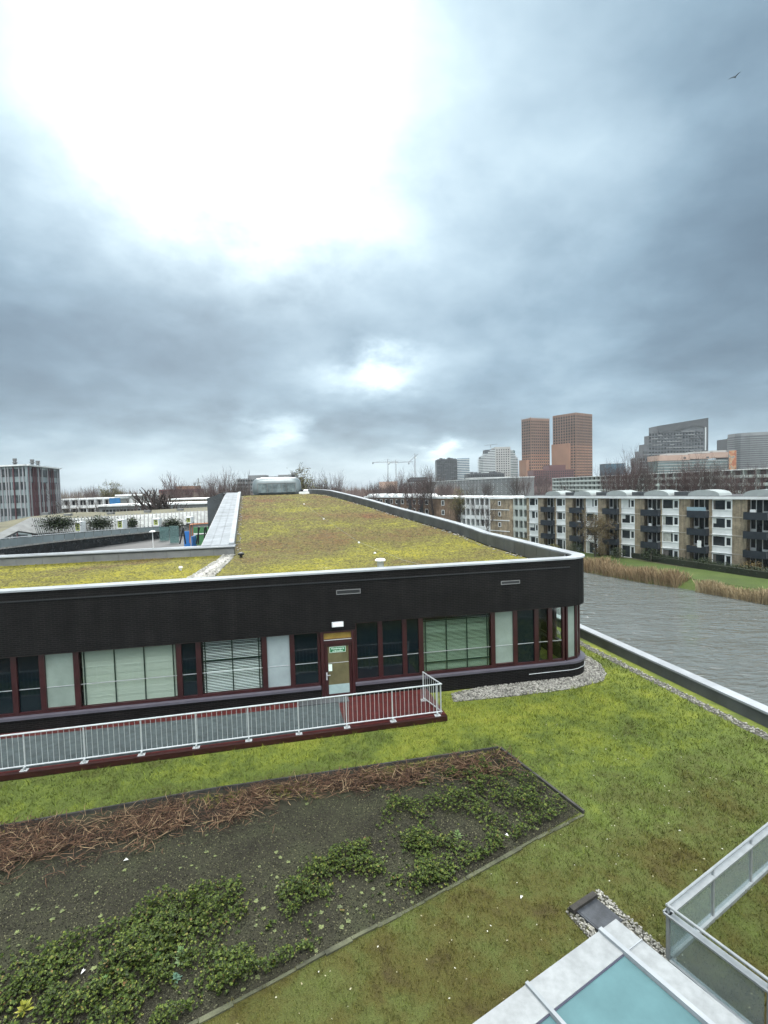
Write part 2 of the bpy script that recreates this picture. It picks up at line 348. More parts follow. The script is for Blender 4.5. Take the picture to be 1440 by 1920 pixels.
def sed_extra(n, pos, f):
    x, y, z = n.sep(pos)
    g = n.m('MULTIPLY', n.m('SUBTRACT', 27.0, y), .012); g = n.m('MAXIMUM', n.m('MINIMUM', g, .12), -.06)
    d = n.m('MULTIPLY', n.m('SUBTRACT', n.noise(pos, 1.6, 5, .7), .5), .5)
    return n.m('ADD', n.m('ADD', f, g), d)
MT['sedum'] = field_mat('sedum', SED, .17, 14, extra=sed_extra, bscale=18, bump=1.0)
MT['sedum_tuft'] = field_mat('sedum_tufts', SED, .17, 14, islands=True, extra=sed_extra)
MT['soil'] = field_mat('planter_soil', [(.3, (.022,.020,.014)), (.5, (.034,.033,.021)), (.7, (.046,.050,.027))], .8, 60, bscale=90)
MT['bank_grass'] = field_mat('bank_grass', [(.3, (.040,.056,.016)), (.5, (.055,.084,.019)), (.7, (.075,.096,.027))], .25, 9, bscale=12)
MT['terrain'] = field_mat('far_ground', [(.3, (.05,.045,.03)), (.5, (.07,.07,.035)), (.7, (.06,.085,.03))], .05, 3, bscale=5)
# canal and banks
BANK = [(52, 42), (45.2, 58.1), (42.3, 64.3), (40.6, 67.2), (37.3, 72.2), (33.3, 81), (27, 100), (20, 130), (5, 190)]
COPE = [(13.6, 6.0), (12.9, 11.0), (11.71, 15.0), (9.73, 24.0), (8.35, 30), (4.6, 44), (-2.5, 72), (-14, 110), (-16, 190)]
def wmat():
    m = bpy.data.materials.new('canal_water'); m.use_nodes = True; nt = m.node_tree; n = N(nt); p = nt.nodes['Principled BSDF']
    p.inputs['Base Color'].default_value = (.095,.106,.102, 1); p.inputs['Roughness'].default_value = .06; p.inputs['IOR'].default_value = 1.5
    g = n.new('ShaderNodeNewGeometry'); mp = n.new('ShaderNodeMapping'); mp.inputs['Rotation'].default_value = (0,0,.35); mp.inputs['Scale'].default_value = (1.0, 2.3, 1)
    nt.links.new(g.outputs['Position'], mp.inputs[0])
    h = n.m('ADD', n.noise(mp.outputs[0], .62, 3, .5, .8), n.m('MULTIPLY', n.noise(mp.outputs[0], .16, 3, .5), 1.2))
    nt.links.new(n.ramp(n.noise(mp.outputs[0], .045, 4, .6, .6), [(.38, .03), (.62, .24)]), p.inputs['Roughness'])
    b = n.new('ShaderNodeBump'); b.inputs['Strength'].default_value = 1.0; b.inputs['Distance'].default_value = .50
    nt.links.new(h, b.inputs['Height']); nt.links.new(b.outputs[0], p.inputs['Normal']); return m
flat('water', [(x+6, y) for x, y in BANK] + [(-20, 200), (-20, 4), (60, 4)], -7.3, wmat())
flat('ground', [(53, 42)] + [(x+2.3, y+1.0) for x, y in BANK[1:]] + [(5, 192), (-16, 192)] + [(p[0], p[1]) for p in COPE[::-1]][1:] + [(13.6, -40), (-1700, -40), (-1700, 2300), (1700, 2300), (1700, -40), (53, -40)], -6.25, MT['terrain'])
b = MB(); bk = BANK[:1] + BANK[1:]
for i in range(len(bk)-1):
    (x0, y0), (x1, y1) = bk[i], bk[i+1]
    b.face([(x0-.5, y0-.3, -7.6), (x0+2.4, y0+1.05, -6.24), (x1+2.4, y1+1.05, -6.24), (x1-.5, y1-.3, -7.6)][::-1])
b.build('canal_bank', MT['bank_grass'])['kind'] = 'structure'
verge = [(53.0, 42), (47.6, 59.1), (44.7, 65.3), (43, 68.2), (39.7, 73.2), (35.7, 82), (29.4, 101), (33, 120), (40, 97), (46, 80), (53, 68), (68, 42)]
flat('grass_verge', verge, -6.236, MT['bank_grass'])
# podium lawn
flat('lawn', [(-60, -1), (13.5, -1)] + COPE[:6] + [(-10, 75), (-60, 55)], 0.0, MT['lawn'])
# low canal wall
cw = thing('canal_wall', 'low dark wall with pale metal coping between lawn and canal', 'wall')
b = MB(); b.ribbon([(p[0], p[1]) for p in COPE[:7]], -.34, -7.6, .42); b.build('wall', MT['panel_dark'], cw)
b = MB(); b.ribbon([(p[0]-.03, p[1]) for p in COPE[:7]], -.42, .424, .50); b.build('coping', MT['cap'], cw)
# ------------------------------------------------------------------ school building
sb = thing('school_building', 'low black brick school building with rounded corner and mossy green roof', 'building', (OX, OY, 0), ANG)
def topz(p): return roofz(p.y) + (.68 if p.y < 10.5 else .65)
A_SPLIT = 11.55
b = MB(); b.ribbon([(-16, 0), (A_SPLIT, 0)], .42, 2.65, lambda p: 4.74); b.build('brick_band', MT['brick_dark'], sb)
b = MB(); b.ribbon([(A_SPLIT, 0)] + OUT, .42, lambda p: 2.88, lambda p: topz(p) - .04); b.build('brick_band', MT['brick_dark'], sb)
b = MB(); b.ribbon([(-16, -.028), (20.1, -.028)], .03, 4.42, 4.46); b.build('brick_groove', MT['black'], sb)
DOOR0, DOOR1 = 10.25, 11.50
b = MB(); b.ribbon([(-16, 0), (DOOR0, 0)], .38, 0, .57); b.build('plinth', MT['brick_dark'], sb)
b = MB(); b.ribbon([(DOOR1, 0)] + OUT, .38, 0, .57); b.build('plinth', MT['brick_dark'], sb)
for path in ([(-16, -.045), (DOOR0, -.045)], [(DOOR1, -.045), (20.1, -.045)] + [(20.1+1.145*math.sin(t), 1.1-1.145*math.cos(t)) for t in np.linspace(.2, math.pi/2, 7)] + [(21.26, 3), (21.3, 5), (21.4, 7), (21.45, 9), (21.42, 11), (21.32, 12.6)]):
    b = MB(); b.ribbon(path, .30, .572, .655); b.build('window_sill', MT['sill'], sb)
# parapet coping
capp = [(-16, -.05)] + [(20.1, -.05)] + [(20.1+1.15*math.sin(t), 1.1-1.15*math.cos(t)) for t in np.linspace(.2, math.pi/2, 7)] + [(x+.05, y) for x, y in OUT[8:]]
b = MB(); b.ribbon(capp, .50, lambda p: topz(p)-.036, lambda p: topz(p)+.02); b.build('parapet_coping', MT['cap'], sb)
# inner face of the right parapet: dark sheets with open joints
inn = [(20.1, .46)] + [(20.1+.64*math.sin(t), 1.1-.64*math.cos(t)) for t in np.linspace(.2, math.pi/2, 6)] + [(x-.46, y) for x, y in OUT[8:]]
def resample(path, step):
    P = [Vector(p) for p in path]; L = [0]
    for i in range(1, len(P)): L.append(L[-1]+(P[i]-P[i-1]).length)
    out = []; n = int(L[-1]/step)
    for k in range(n+1):
        d = k*L[-1]/n; i = max(j for j in range(len(L)) if L[j] <= d+1e-9); i = min(i, len(P)-2)
        out.append(P[i].lerp(P[i+1], (d-L[i])/max(1e-9, L[i+1]-L[i])))
    return out
R = resample(inn, 1.25)
for p, q in zip(R[:-1], R[1:]):
    d = (q-p).normalized(); p2, q2 = p+d*.012, q-d*.012
    b = MB(); b.ribbon([p2, q2], .03, lambda v: roofz(v.y)+.02, lambda v: topz(v)-.05); b.build('parapet_panel', MT['panel_dark'], sb)
# inner dark room behind the windows
b = MB(); b.box(-16, 1.5, .0, 19.6, 1.6, 4.0); b.box(-16, .45, .3, 19.6, 1.5, .36); b.box(-16, .45, 3.0, 19.6, 1.5, 3.06); b.build('interior_wall', MT['interior'], sb)
b = MB(); b.ribbon([(20.6, 3.3), (20.7, 6), (20.8, 9), (20.75, 11), (20.6, 12.6), (20.3, 15), (19.3, 20)], .1, 0, 2.9); b.build('interior_wall', MT['interior'], sb)
# windows
def window(a0, a1, kind, zh, lab=None):
    z0 = .66; f = MB(); y0, y1 = .12, .24; w = .085
    f.box(a0, y0, z0, a0+w, y1, zh); f.box(a1-w, y0, z0, a1, y1, zh); f.box(a0+w, y0, z0, a1-w, y1, z0+.09); f.box(a0+w, y0, zh-.05, a1-w, y1, zh)
    g0, g1, zb, zt = a0+w, a1-w, z0+.09, zh-.05
    if kind == 'frost': f.box(g0, y0-.02, z0+.11, g1, y1, z0+.15)
    o = f.build('window', MT['red_wood'], sb)
    if lab: o['label'] = lab
    p = MB(); p.box(g0+.002, .19, zb, g1-.002, .20, zt)
    k = {'dark': 'pane_dark', 'frost': 'pane_frost', 'frostb': 'pane_frost_blue'}.get(kind, 'glass')
    p.build('pane', MT[k], o)
    rl_ = MB(); rl_.box(g0+.004, .178, zb+.735, g1-.004, .188, zb+.752); rl_.build('pane_line', MT['alu'], o)  # thin pale bar across each pane at one height
    if kind.startswith('blind'):
        sl = MB(); z = zb+.02; tilt = {'blind': .021, 'blind_white': .008, 'blind_green': .012}[kind]; pitch = {'blind': .044, 'blind_white': .055, 'blind_green': .05}[kind]
        hi = zt-.02 if kind != 'blind_green' else zt-.16
        while z < hi:
            hh = tilt + RNG.normal(0, .0025)
            sl.face([(g0+.05, .26, z-hh), (g1-.05, .26, z-hh), (g1-.05, .295, z+hh), (g0+.05, .295, z+hh)]); z += pitch
        so_ = sl.build('blind', MT[{'blind': 'blind', 'blind_white': 'blind_white', 'blind_green': 'blind_green'}[kind]], o); so_['kind'] = 'stuff'
        c = MB(); n = max(2, round((g1-g0)/1.0)); cut = [g0+.12] + [g0+.12+(g1-g0-.24)*k/n for k in range(1, n)] + [g1-.12]
        for x in cut: c.box(x-.018, .225, zb, x+.018, .25, zt)
        if kind == 'blind_white': c.box(g0+.05, .225, zb+1.12, g1-.05, .25, zb+1.16)
        if kind == 'blind_green': c.box(g0+.05, .225, zt-.17, g1-.05, .30, zt-.13); c.box(g0+.05, .225, zb+.30, g1-.05, .25, zb+.36)
        c.build('blind_ladder', MT['frame_dark'], o)
bays = [(-15.9, -12.9, 'blind'), (-12.9, -11.6, 'frost'), (-11.6, -8.2, 'blind'), (-8.2, -6.9, 'dark'), (-6.9, -5.0, 'frost'), (-5.0, -3.2, 'dark'), (-3.2, -1.2, 'blind'), (-1.2, .40, 'dark'), (.40, 1.22, 'dark'), (1.22, 2.24, 'frost'), (2.24, 5.45, 'blind'), (5.45, 6.09, 'dark'),
        (6.09, 8.31, 'blind_white'), (8.31, 9.27, 'frostb'), (9.27, 10.26, 'dark'), (11.52, 12.48, 'dark'), (12.48, 13.40, 'dark'), (13.40, 14.03, 'dark'), (14.03, 16.91, 'blind_green'), (16.91, 17.83, 'frost'), (17.83, 18.72, 'dark'), (18.72, 19.31, 'clear'), (19.31, 19.92, 'clear')]
labs = {'blind': 'wide window with closed grey venetian blind', 'blind_white': 'window with open white venetian blind', 'blind_green': 'wide window with green venetian blind', 'frost': 'frosted window pane in red frame', 'frostb': 'pale frosted window beside the dark pane', 'clear': 'clear window near the rounded corner'}
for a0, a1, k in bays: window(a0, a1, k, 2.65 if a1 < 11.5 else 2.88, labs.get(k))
def corner_window(t0, t1, k):
    cx, cy, r = 20.0, 1.2, 1.08
    p = Vector((cx+r*math.sin(t0), cy-r*math.cos(t0))); q = Vector((cx+r*math.sin(t1), cy-r*math.cos(t1))); facade_pane(p, q, k)
def facade_pane(p, q, k, zh=2.88):
    d = (q-p).normalized(); f = MB()
    f.ribbon([p, p+d*.09], .12, .66, zh); f.ribbon([q-d*.09, q], .12, .66, zh); f.ribbon([p+d*.09, q-d*.09], .12, .66, .75); f.ribbon([p+d*.09, q-d*.09], .12, zh-.06, zh)
    o = f.build('window', MT['red_wood'], sb); g = MB(); n = Vector((-d.y, d.x))*.06
    g.ribbon([p+d*.092+n, q-d*.092+n], .012, .752, zh-.062); g.build('pane', MT[k], o)
corner_window(.0, .55, 'pane_frost'); corner_window(.56, 1.04, 'pane_frost'); corner_window(1.05, math.pi/2, 'glass')
side = resample([(21.08, 1.25), (21.08, 3), (21.14, 5), (21.23, 7), (21.27, 9), (21.25, 11), (21.15, 12.6), (20.85, 15), (20.37, 17.6), (19.87, 20)], 1.5)
for i, (p, q) in enumerate(zip(side[:-1], side[1:])): facade_pane(p, q, ['glass', 'pane_dark', 'pane_frost', 'pane_dark'][i % 4])
# door
f = MB(); zt = 2.65
f.box(10.28, .02, .0, 10.40, .2, zt); f.box(11.40, .02, .0, 11.50, .2, zt); f.box(10.40, .02, 2.17, 11.40, .2, 2.34); f.box(10.40, .02, 2.58, 11.40, .2, zt)
fo = f.build('door_frame', MT['red_wood'], sb); f = MB(); f.box(10.402, .12, 2.342, 11.398, .13, 2.578); f.build('transom_pane', MT['transom_amber'], fo)
f = MB(); f.box(10.40, .02, 2.318, 11.40, .05-.045, 2.338); f.build('transom_bead', MT['alu'], fo)
f = MB(); f.box(10.41, .06, .20, 10.53, .14, 2.16); f.box(11.29, .06, .20, 11.39, .14, 2.16); f.box(10.53, .06, 2.08, 11.29, .14, 2.16); f.box(10.53, .06, .20, 11.29, .14, .32)
d = f.build('door', MT['red_wood'], sb)
f = MB(); f.box(10.532, .09, .66, 11.288, .10, 2.078); f.build('door_pane', MT['door_glass'], d)
f = MB(); f.box(10.532, .085, .322, 11.288, .10, .64); f.box(10.532, .088, .64, 11.288, .10, .66); f.build('lower_pane', MT['door_pale'], d)
f = MB(); f.box(10.54, .082, 1.17, 10.67, .088, 1.42); f.build('notice', MT['sign_white'], d)
f = MB(); f.box(10.535, .084, 1.455, 11.285, .089, 1.47); f.build('push_strip', MT['alu'], d)
f = MB(); f.box(10.445, .045, .86, 10.495, .06, 1.14); f.box(10.46, .005, 1.04, 10.48, .045, 1.06); f.box(10.46, -.012, 1.035, 10.60, .005, 1.065); f.build('door_handle', MT['alu'], d)
def text_mesh(body, size, mat_, loc, parent, name, sx=1.0):
    c = bpy.data.curves.new('t', 'FONT'); c.body = body; c.size = size; c.align_x = 'CENTER'; c.align_y = 'CENTER'; c.extrude = .001; c.offset = .0012
    o = bpy.data.objects.new('t', c); COL.objects.link(o); bpy.context.view_layer.update()
    me = bpy.data.meshes.new_from_object(o.evaluated_get(bpy.context.evaluated_depsgraph_get())); bpy.data.objects.remove(o); me.materials.clear(); me.materials.append(mat_)
    return link(name, me, parent, loc, (math.pi/2, 0, 0)), me
g = MB(); g.box(10.60, .080, 1.84, 11.18, .086, 2.05, 0); g.box(10.613, .077, 1.853, 11.167, .0802, 2.037, 1)
sg = g.build('escape_sign', [MT['sign_white'], MT['sign_green']], sb)
text_mesh('Nooduitgang', .088, MT['sign_white'], (10.89, .076, 1.985), sg, 'lettering'); text_mesh('vrijhouden', .088, MT['sign_white'], (10.89, .076, 1.895), sg, 'lettering')
b = MB(); b.box(10.70, -.09, 2.81, 11.12, 0, 2.985, 0); lm = b.build('wall_lamp', MT['alu'], sb)
b = MB(); b.box(10.72, -.115, 2.83, 11.10, -.0905, 2.965); b.build('lamp_cover', MT['white'], lm)
for a0, a1, z0, z1 in ((10.9, 11.78, 3.96, 4.13), (17.2, 17.98, 3.92, 4.06)):
    b = MB(); b.box(a0, -.02, z0, a1, .0, z0+.025); b.box(a0, -.02, z1-.025, a1, 0, z1); b.box(a0, -.02, z0+.025, a0+.025, 0, z1-.025); b.box(a1-.025, -.02, z0+.025, a1, 0, z1-.025)
    v = b.build('wall_vent', MT['panel'], sb); b = MB(); b.box(a0+.025, -.006, z0+.025, a1-.025, -.002, z1-.025); b.build('vent_slot', MT['black'], v)
b = MB(); b.tube([(18.3, -.03, .33), (19.2, -.03, .335), (20.1, -.04, .34)] + [(20.1+1.13*math.sin(t), 1.1-1.13*math.cos(t), .345) for t in (.3, .7, 1.1, 1.5)], .012, 5); b.build('lightning_cable', MT['galv'], sb)
# roof deck under the planting
rb = list(np.concatenate([np.arange(.3, 11.4, 1.0), np.arange(11.4, 53.6, 1.2)]))
def rightedge(bb):
    P = [(19.64, .3)] + [(x-.55, y) for x, y in OUT[8:]]
    for (x0, y0), (x1, y1) in zip(P[:-1], P[1:]):
        if y0 <= bb <= y1: return x0+(x1-x0)*(bb-y0)/(y1-y0)
    return P[-1][0] if bb > P[-1][1] else P[0][0]
b = MB()
for b0, b1 in zip(rb[:-1], rb[1:]):
    n = 18
    l0, l1 = (-16, -16) if b1 <= 11.41 else (leftedge(b0), leftedge(b1))
    r0, r1 = rightedge(b0), rightedge(b1)
    if b0 < 1.2: r0 = min(r0, 19.4 + b0)
    for k in range(n):
        t0, t1 = k/n, (k+1)/n
        b.face([(l0+(r0-l0)*t0, b0, roofz(b0)), (l0+(r0-l0)*t1, b0, roofz(b0)), (l1+(r1-l1)*t1, b1, roofz(b1)), (l1+(r1-l1)*t0, b1, roofz(b1))])
b.build('roof', MT['sedum'], sb)
# courtyard parapet with grey cladding panels
zc = roofz(11.4)
x = -16.0
k = 0
while x < 6.1:
    x1 = min(x+1.24, 6.2); b = MB(); b.box(x+.008, 11.40, zc-.02, x1-.008, 11.43, zc+.36); b.build('cladding_panel', MT['panel'], sb); x += 1.24
b = MB(); b.box(-16, 11.43, -.0, 6.2, 11.8, zc+.44); b.build('courtyard_parapet', MT['panel_dark'], sb)
b = MB(); b.box(-16, 11.34, zc+.44, 6.25, 11.62, zc+.50); b.box(-16, 11.62, zc+.44, 6.25, 12.0, zc+.53); b.build('courtyard_coping', MT['cap'], sb)
# sheet metal strip and coping along the left roof edge
b = MB()
lp = [leftedge(t) for t in np.arange(11.8, 52, 2.5)]; bb_ = list(np.arange(11.8, 52, 2.5))
b.ribbon([(p-.30, q) for p, q in zip(lp, bb_)], -.30, lambda p: roofz(p.y), lambda p: roofz(p.y)+.62); b.build('roof_edge_coping', MT['cap'], sb)
b = MB()
for i in range(len(lp)-1):
    for j in range(3):
        u0, u1 = .302+.5*j, .302+.5*(j+1)-.01
        b.face([(lp[i]-u1, bb_[i], roofz(bb_[i])+.50+.01*j), (lp[i]-u0, bb_[i], roofz(bb_[i])+.52), (lp[i+1]-u0, bb_[i+1]-.02, roofz(bb_[i+1])+.52), (lp[i+1]-u1, bb_[i+1]-.02, roofz(bb_[i+1])+.50+.01*j)])
b.build('roof_sheet', MT['strip'], sb)
b = MB(); b.ribbon([(p-1.85, q) for p, q in zip(lp, bb_)], -1.5, lambda p: 0, lambda p: roofz(p.y)+.44); b.build('wing_wall', MT['panel_dark'], sb)
# end wall behind the crest
b = MB(); b.ribbon([(13.5, 53.4), (leftedge(53), 53.4)], .3, 0, lambda p: roofz(53)+.1); b.build('rear_wall', MT['brick_dark'], sb)
# roof vents, drain strip, anchor cable
def roof_loc(px, py):
    lo = None
    for t in np.arange(12, 90, .05):
        P = at(px, py, t); w = (P.x-OX, P.y-OY); a_, b_ = w[0]*UX+w[1]*UY, -w[0]*UY+w[1]*UX
        if P.z <= roofz(b_): return a_, b_, roofz(b_)
a_, b_, z_ = roof_loc(715, 1076); b_ = 3.4; a_ = 13.15
b = MB(); b.lathe((a_, b_, z_), [(.15,0),(.15,.42),(.14,.46)], 14); rv = b.build('roof_vent', MT['galv'], sb); b = MB(); b.lathe((a_, b_, z_+.46), [(.14,0),(.23,.02),(.235,.06),(.18,.11),(.06,.13)], 14); b.build('vent_cap', MT['white'], rv)
a_, b_, z_ = roof_loc(452, 1046); b = MB(); b.lathe((a_, b_, z_), [(.08,0),(.08,.14),(.17,.15),(.18,.24),(.08,.30)], 10); b.build('roof_vent', MT['black'], sb)
a_, b_, z_ = roof_loc(339, 1070); b = MB(); b.lathe((a_, b_, z_), [(.05,0),(.05,.12),(.10,.13),(.08,.2)], 8); b.build('roof_anchor', MT['white'], sb)
pts = [roof_loc(*q) for q in ((570, 946), (607, 974), (673, 1019), (703, 1039), (545, 932))]
for q in pts[:4]: b = MB(); b.lathe((q[0], q[1], q[2]), [(.07,0),(.07,.07),(.03,.11)], 8); b.build('roof_anchor', MT['white'], sb)
path = [pts[0], pts[1], pts[2], roof_loc(757, 1054), roof_loc(790, 1062)]
b = MB(); b.tube([(p[0], p[1], p[2]+.09) for p in path], .006, 4); b.build('anchor_cable', MT['panel'], sb)
# drain line of tiles across the front wing
for k in range(14):
    t0 = k/14; a0 = 5.2 + (6.02-5.2)*t0; q0 = 2.2 + 9.1*t0; b = MB(); b.box(a0-.12, q0, 4.11, a0+.16, q0+.60, 4.165); b.build('drain_tile', MT['concrete'], sb)
# glazed stair box by the courtyard
b = MB(); p0 = at(390, 978, 62); q0 = at(421, 978, 62)
def wl(p): return ((p.x-OX)*UX+(p.y-OY)*UY, -(p.x-OX)*UY+(p.y-OY)*UX)
(xa, ya), (xb, yb) = wl(p0), wl(q0)
b.mesh([(xa,ya,0),(xb,yb,0),(xb,yb+4,0),(xa,ya+4,0),(xa,ya,6.9),(xb,yb,7.6),(xb,yb+4,7.6),(xa,ya+4,6.9)], [(3,2,1,0),(4,5,6,7),(0,1,5,4),(1,2,6,5),(2,3,7,6),(3,0,4,7)])
b.build('glazed_stairwell', MT['pane_far'], sb)
# ------------------------------------------------------------------ pavilion on the roof crest
pc = at(520, 925, 72); pv = thing('roof_pavilion', 'rounded pale grey pavilion with glazed front on the roof crest', 'pavilion', (pc.x, pc.y, 7.06), .2)
b = MB(); n = 40; hw, hd, hh = 3.45, 2.4, 2.42; vs = []; fs = []
def sup(t, a, c, e): return (a*math.copysign(abs(math.cos(t))**e, math.cos(t)), c*math.copysign(abs(math.sin(t))**e, math.sin(t)))
rings = [(0.10, .95), (.35, .985), (.9, 1.0), (1.5, .985), (1.95, .94), (2.22, .86), (2.36, .75), (2.42, .55), (2.43, .02)]
for z, k in rings:
    for i in range(n): x, y = sup(2*math.pi*i/n, hw*(1-(1-k)*.8), hd*k, .45); vs.append((x, y, z))
for r in range(len(rings)-1):
    for i in range(n): j = (i+1) % n; fs.append((r*n+i, r*n+j, (r+1)*n+j, (r+1)*n+i))
b.mesh(vs, fs); b.build('shell', mat('pavilion_shell', (.17,.20,.205), .3, .1, .8, metal=.2), pv, True)
b = MB(); b.box(-3.2, -2.2, -.35, 3.2, 2.2, .10); b.build('base', MT['panel_dark'], pv)
b = MB()
for k in range(8): x0 = -2.6+k*.65; b.box(x0+.02, -2.47, .3, x0+.63, -2.425, 1.55)
b.build('glazing', mat('pavilion_glass', (.12,.15,.155), .1, .6, 1.2), pv)
b = MB()
for x in (-2.62, -1.32, -.67, .62, 1.26, 2.58): b.box(x-.03, -2.50, .25, x+.03, -2.42, 1.60)
b.box(-2.65, -2.5, 1.56, 2.61, -2.42, 1.63); b.build('mullion', MT['panel'], pv)
pc = at(573, 924, 70); rv = thing('roof_fan', 'small white rooftop fan unit right of the rounded pavilion', 'fan unit', (pc.x, pc.y, 7.04))
b = MB(); b.box(-.85, -.5, 0, .85, .5, .34); b.build('housing', MT['white'], rv); b = MB(); b.lathe((.1, 0, .34), [(.3,0),(.42,.08),(.42,.22),(.2,.3)], 12); b.build('cowl', MT['white'], rv)
# ------------------------------------------------------------------ walkway deck and railing
dk = thing('walkway_deck', 'dark red timber walkway deck with green grey mat along the black brick building', 'deck')
D1 = Vector((1.75, 16.16)); DD = (Vector((-10.57, 13.45))-Vector((1.59, 16.15))).normalized(); DL = 26.0; DN = Vector((DD.y, -DD.x)) * 1     # DN points to the building
if DN.y < 0: DN = -DN
def dp(s, t): q = D1 + DD*s + DN*t; return (q.x, q.y)
def fac_t(s):                            # depth from deck edge to facade
    q = D1 + DD*s; rel = (q.x-OX, q.y-OY); bb = -rel[0]*UY+rel[1]*UX; k = DN.x*(-UY)+DN.y*UX; return (-.03-bb)/k
def strip(s0, s1, t0, t1, z0, z1, m, name, parent):
    b = MB(); T0 = t0 if callable(t0) else (lambda s: t0); T1 = t1 if callable(t1) else (lambda s: t1); b.prism([dp(s0, T0(s0)), dp(s0, T1(s0)), dp(s1, T1(s1)), dp(s1, T0(s1))], z0, z1); return b.build(name, m, parent)
strip(-.12, DL, -.20, -.06, .02, .175, MT['fascia'], 'fascia', dk)
strip(-.12, DL, -.06, lambda s: fac_t(s), .02, .19, MT['red_mat'], 'deck_surface', dk)
strip(3.25, DL, .0, lambda s: fac_t(s)-.42, .19, .205, MT['green_mat'], 'deck_mat', dk)
strip(2.85, 4.6, lambda s: fac_t(s)-.40, lambda s: fac_t(s)-.02, .19, .23, MT['panel_dark'], 'doorstep', dk)
rl = thing('deck_railing', 'white galvanised railing with thin balusters along the deck edge', 'railing')
def rail3(s, t, z): x, y = dp(s, t); return (x, y, z)
ZT, ZB = 1.20, .27
b = MB(); b.tube([rail3(DL, 0, ZT), rail3(0, 0, ZT)], .026, 8); b.build('top_rail', MT['galv'], rl)
b = MB(); b.tube([rail3(0, -.026, ZT), rail3(.28, 1.18, ZT)], .024, 8); b.build('top_rail', MT['galv'], rl)
b = MB(); b.tube([rail3(DL, 0, ZB), rail3(0, 0, ZB)], .022, 8); b.build('bottom_rail', MT['galv'], rl)
b = MB(); b.tube([rail3(0, -.022, ZB), rail3(.28, 1.18, ZB)], .02, 8); b.build('bottom_rail', MT['galv'], rl)
bal = MB(); bal.tube([(0,0,ZB), (0,0,ZT)], .0075, 5); balme = bal.data('baluster', MT['galv'])
pst = MB(); pst.tube([(0,0,.19), (0,0,ZT)], .021, 8); pstme = pst.data('post', MT['galv'])
ft = MB(); ft.box(-.10, -.12, .178, .10, .07, .192); ft.box(-.02, -.10, .192, .02, .03, .27); ftme = ft.data('foot_plate', MT['galv'])
s = .14; k = 0
while s < 22.0:
    po = link('baluster', balme, rl, rail3(s, 0, 0)); s += .1425
for s in np.linspace(.10, 1.13, 9): link('baluster', balme, rl, rail3(.28*s/1.18, s, 0))
link('post', pstme, rl, rail3(.28, 1.18, 0)); link('post', pstme, rl, rail3(.02, 0.03, 0))
link('foot_plate', ftme, rl, rail3(.28, 1.18, .012), (0, 0, 0))
s = .18
while s < 22:
    link('post', pstme, rl, rail3(s, .0, 0)); link('foot_plate', ftme, rl, rail3(s, -.02, 0), (0, 0, math.atan2(-DD.y, -DD.x))); s += 1.51
# crumpled plastic bag
P0 = ground(624, 1372, 0.0)
b = MB(); bm = bmesh.new(); bmesh.ops.create_icosphere(bm, subdivisions=3, radius=.2)
for v in bm.verts:
    k = .55+.75*random.random(); v.co = Vector((v.co.x*1.5*k, v.co.y*.8*k, max(-.02, v.co.z*.5*k+.05)))
me = bpy.data.meshes.new('plastic_bag'); bm.to_mesh(me); bm.free(); me.materials.append(mat('plastic_film', (.36,.40,.40), .25, .3, 9))
tag(link('plastic_bag', me, None, (P0.x, P0.y, .02)), 'crumpled clear plastic bag lying on the lawn below the deck edge', 'plastic bag')
# ------------------------------------------------------------------ planter bed
def ramp_mat(name, stops, rough=.6, spec=.3, trans=0.0):
    m = bpy.data.materials.new(name); m.use_nodes = True; nt = m.node_tree; n = N(nt); p = nt.nodes['Principled BSDF']
    p.inputs['Roughness'].default_value = rough; p.inputs['Specular IOR Level'].default_value = spec
    g = n.new('ShaderNodeNewGeometry'); nt.links.new(n.ramp(g.outputs['Random Per Island'], stops), p.inputs['Base Color']); return m
def G2(x, y): p = ground(x, y, .02); return (p.x, p.y)
FAR = [(-17, 9.42), (-9.21, 11.25), (-4.65, 12.50), (3.17, 14.15)]
LOW = [(4.42, 11.3), (3.2, 10.55), (1.85, 9.72), (.4, 8.85), (-.93, 8.12), (-2.1, 7.42), (-3.2, 6.80), (-8.5, 3.9), (-17, -1)]
BED = FAR + LOW
flat('planter_soil', BED, .006, MT['soil'])
pe = thing('planter_edging', 'dark edging strip framing the planting bed in the lawn', 'edging')
b = MB(); b.ribbon(FAR, .05, -.05, .09); b.build('edging_strip', MT['edging'], pe)
b = MB(); b.ribbon([(3.20, 14.17), (4.47, 11.25)], .06, -.05, .08); b.build('edging_strip', MT['edging'], pe)
P = resample([(4.46, 11.24)] + LOW[1:], .5)
for p, q in zip(P[:-1], P[1:]):
    d = (q-p).normalized(); b = MB(); dz = random.uniform(-.008, .012); b.ribbon([p+d*.004, q-d*.004], .07+random.uniform(-.025, .02), -.05, .022+dz); b.build('edging_stone', MT['edging_stone'], pe)
# soil grains
n = 75000; Q = rand_in([(-14, 8), (4.4, 14), (4.4, 10), (-3, 5.5), (-14, 2)], n*3); Q = Q[inside(Q, BED)][:n]
tet = [(-.5,-.4,-.2),(.5,-.35,-.2),(0,.5,-.2),(0,0,.45)]; tetf = [(0,2,1),(0,1,3),(1,2,3),(2,0,3)]
V, F = scatter(tet, tetf, np.c_[Q, np.full(len(Q), .012)], RNG.uniform(.012, .04, len(Q)), RNG.uniform(0, 6.28, len(Q)), RNG.uniform(-.6, .6, len(Q)))
tag(link('soil_grains', npmesh('soil_grains', V, F, ramp_mat('soil_grain', [(0, (.008,.008,.005)), (.4, (.030,.030,.019)), (.72, (.066,.068,.040)), (.93, (.10,.10,.055)), (1, (.20,.19,.11))], .9))), kind='stuff')
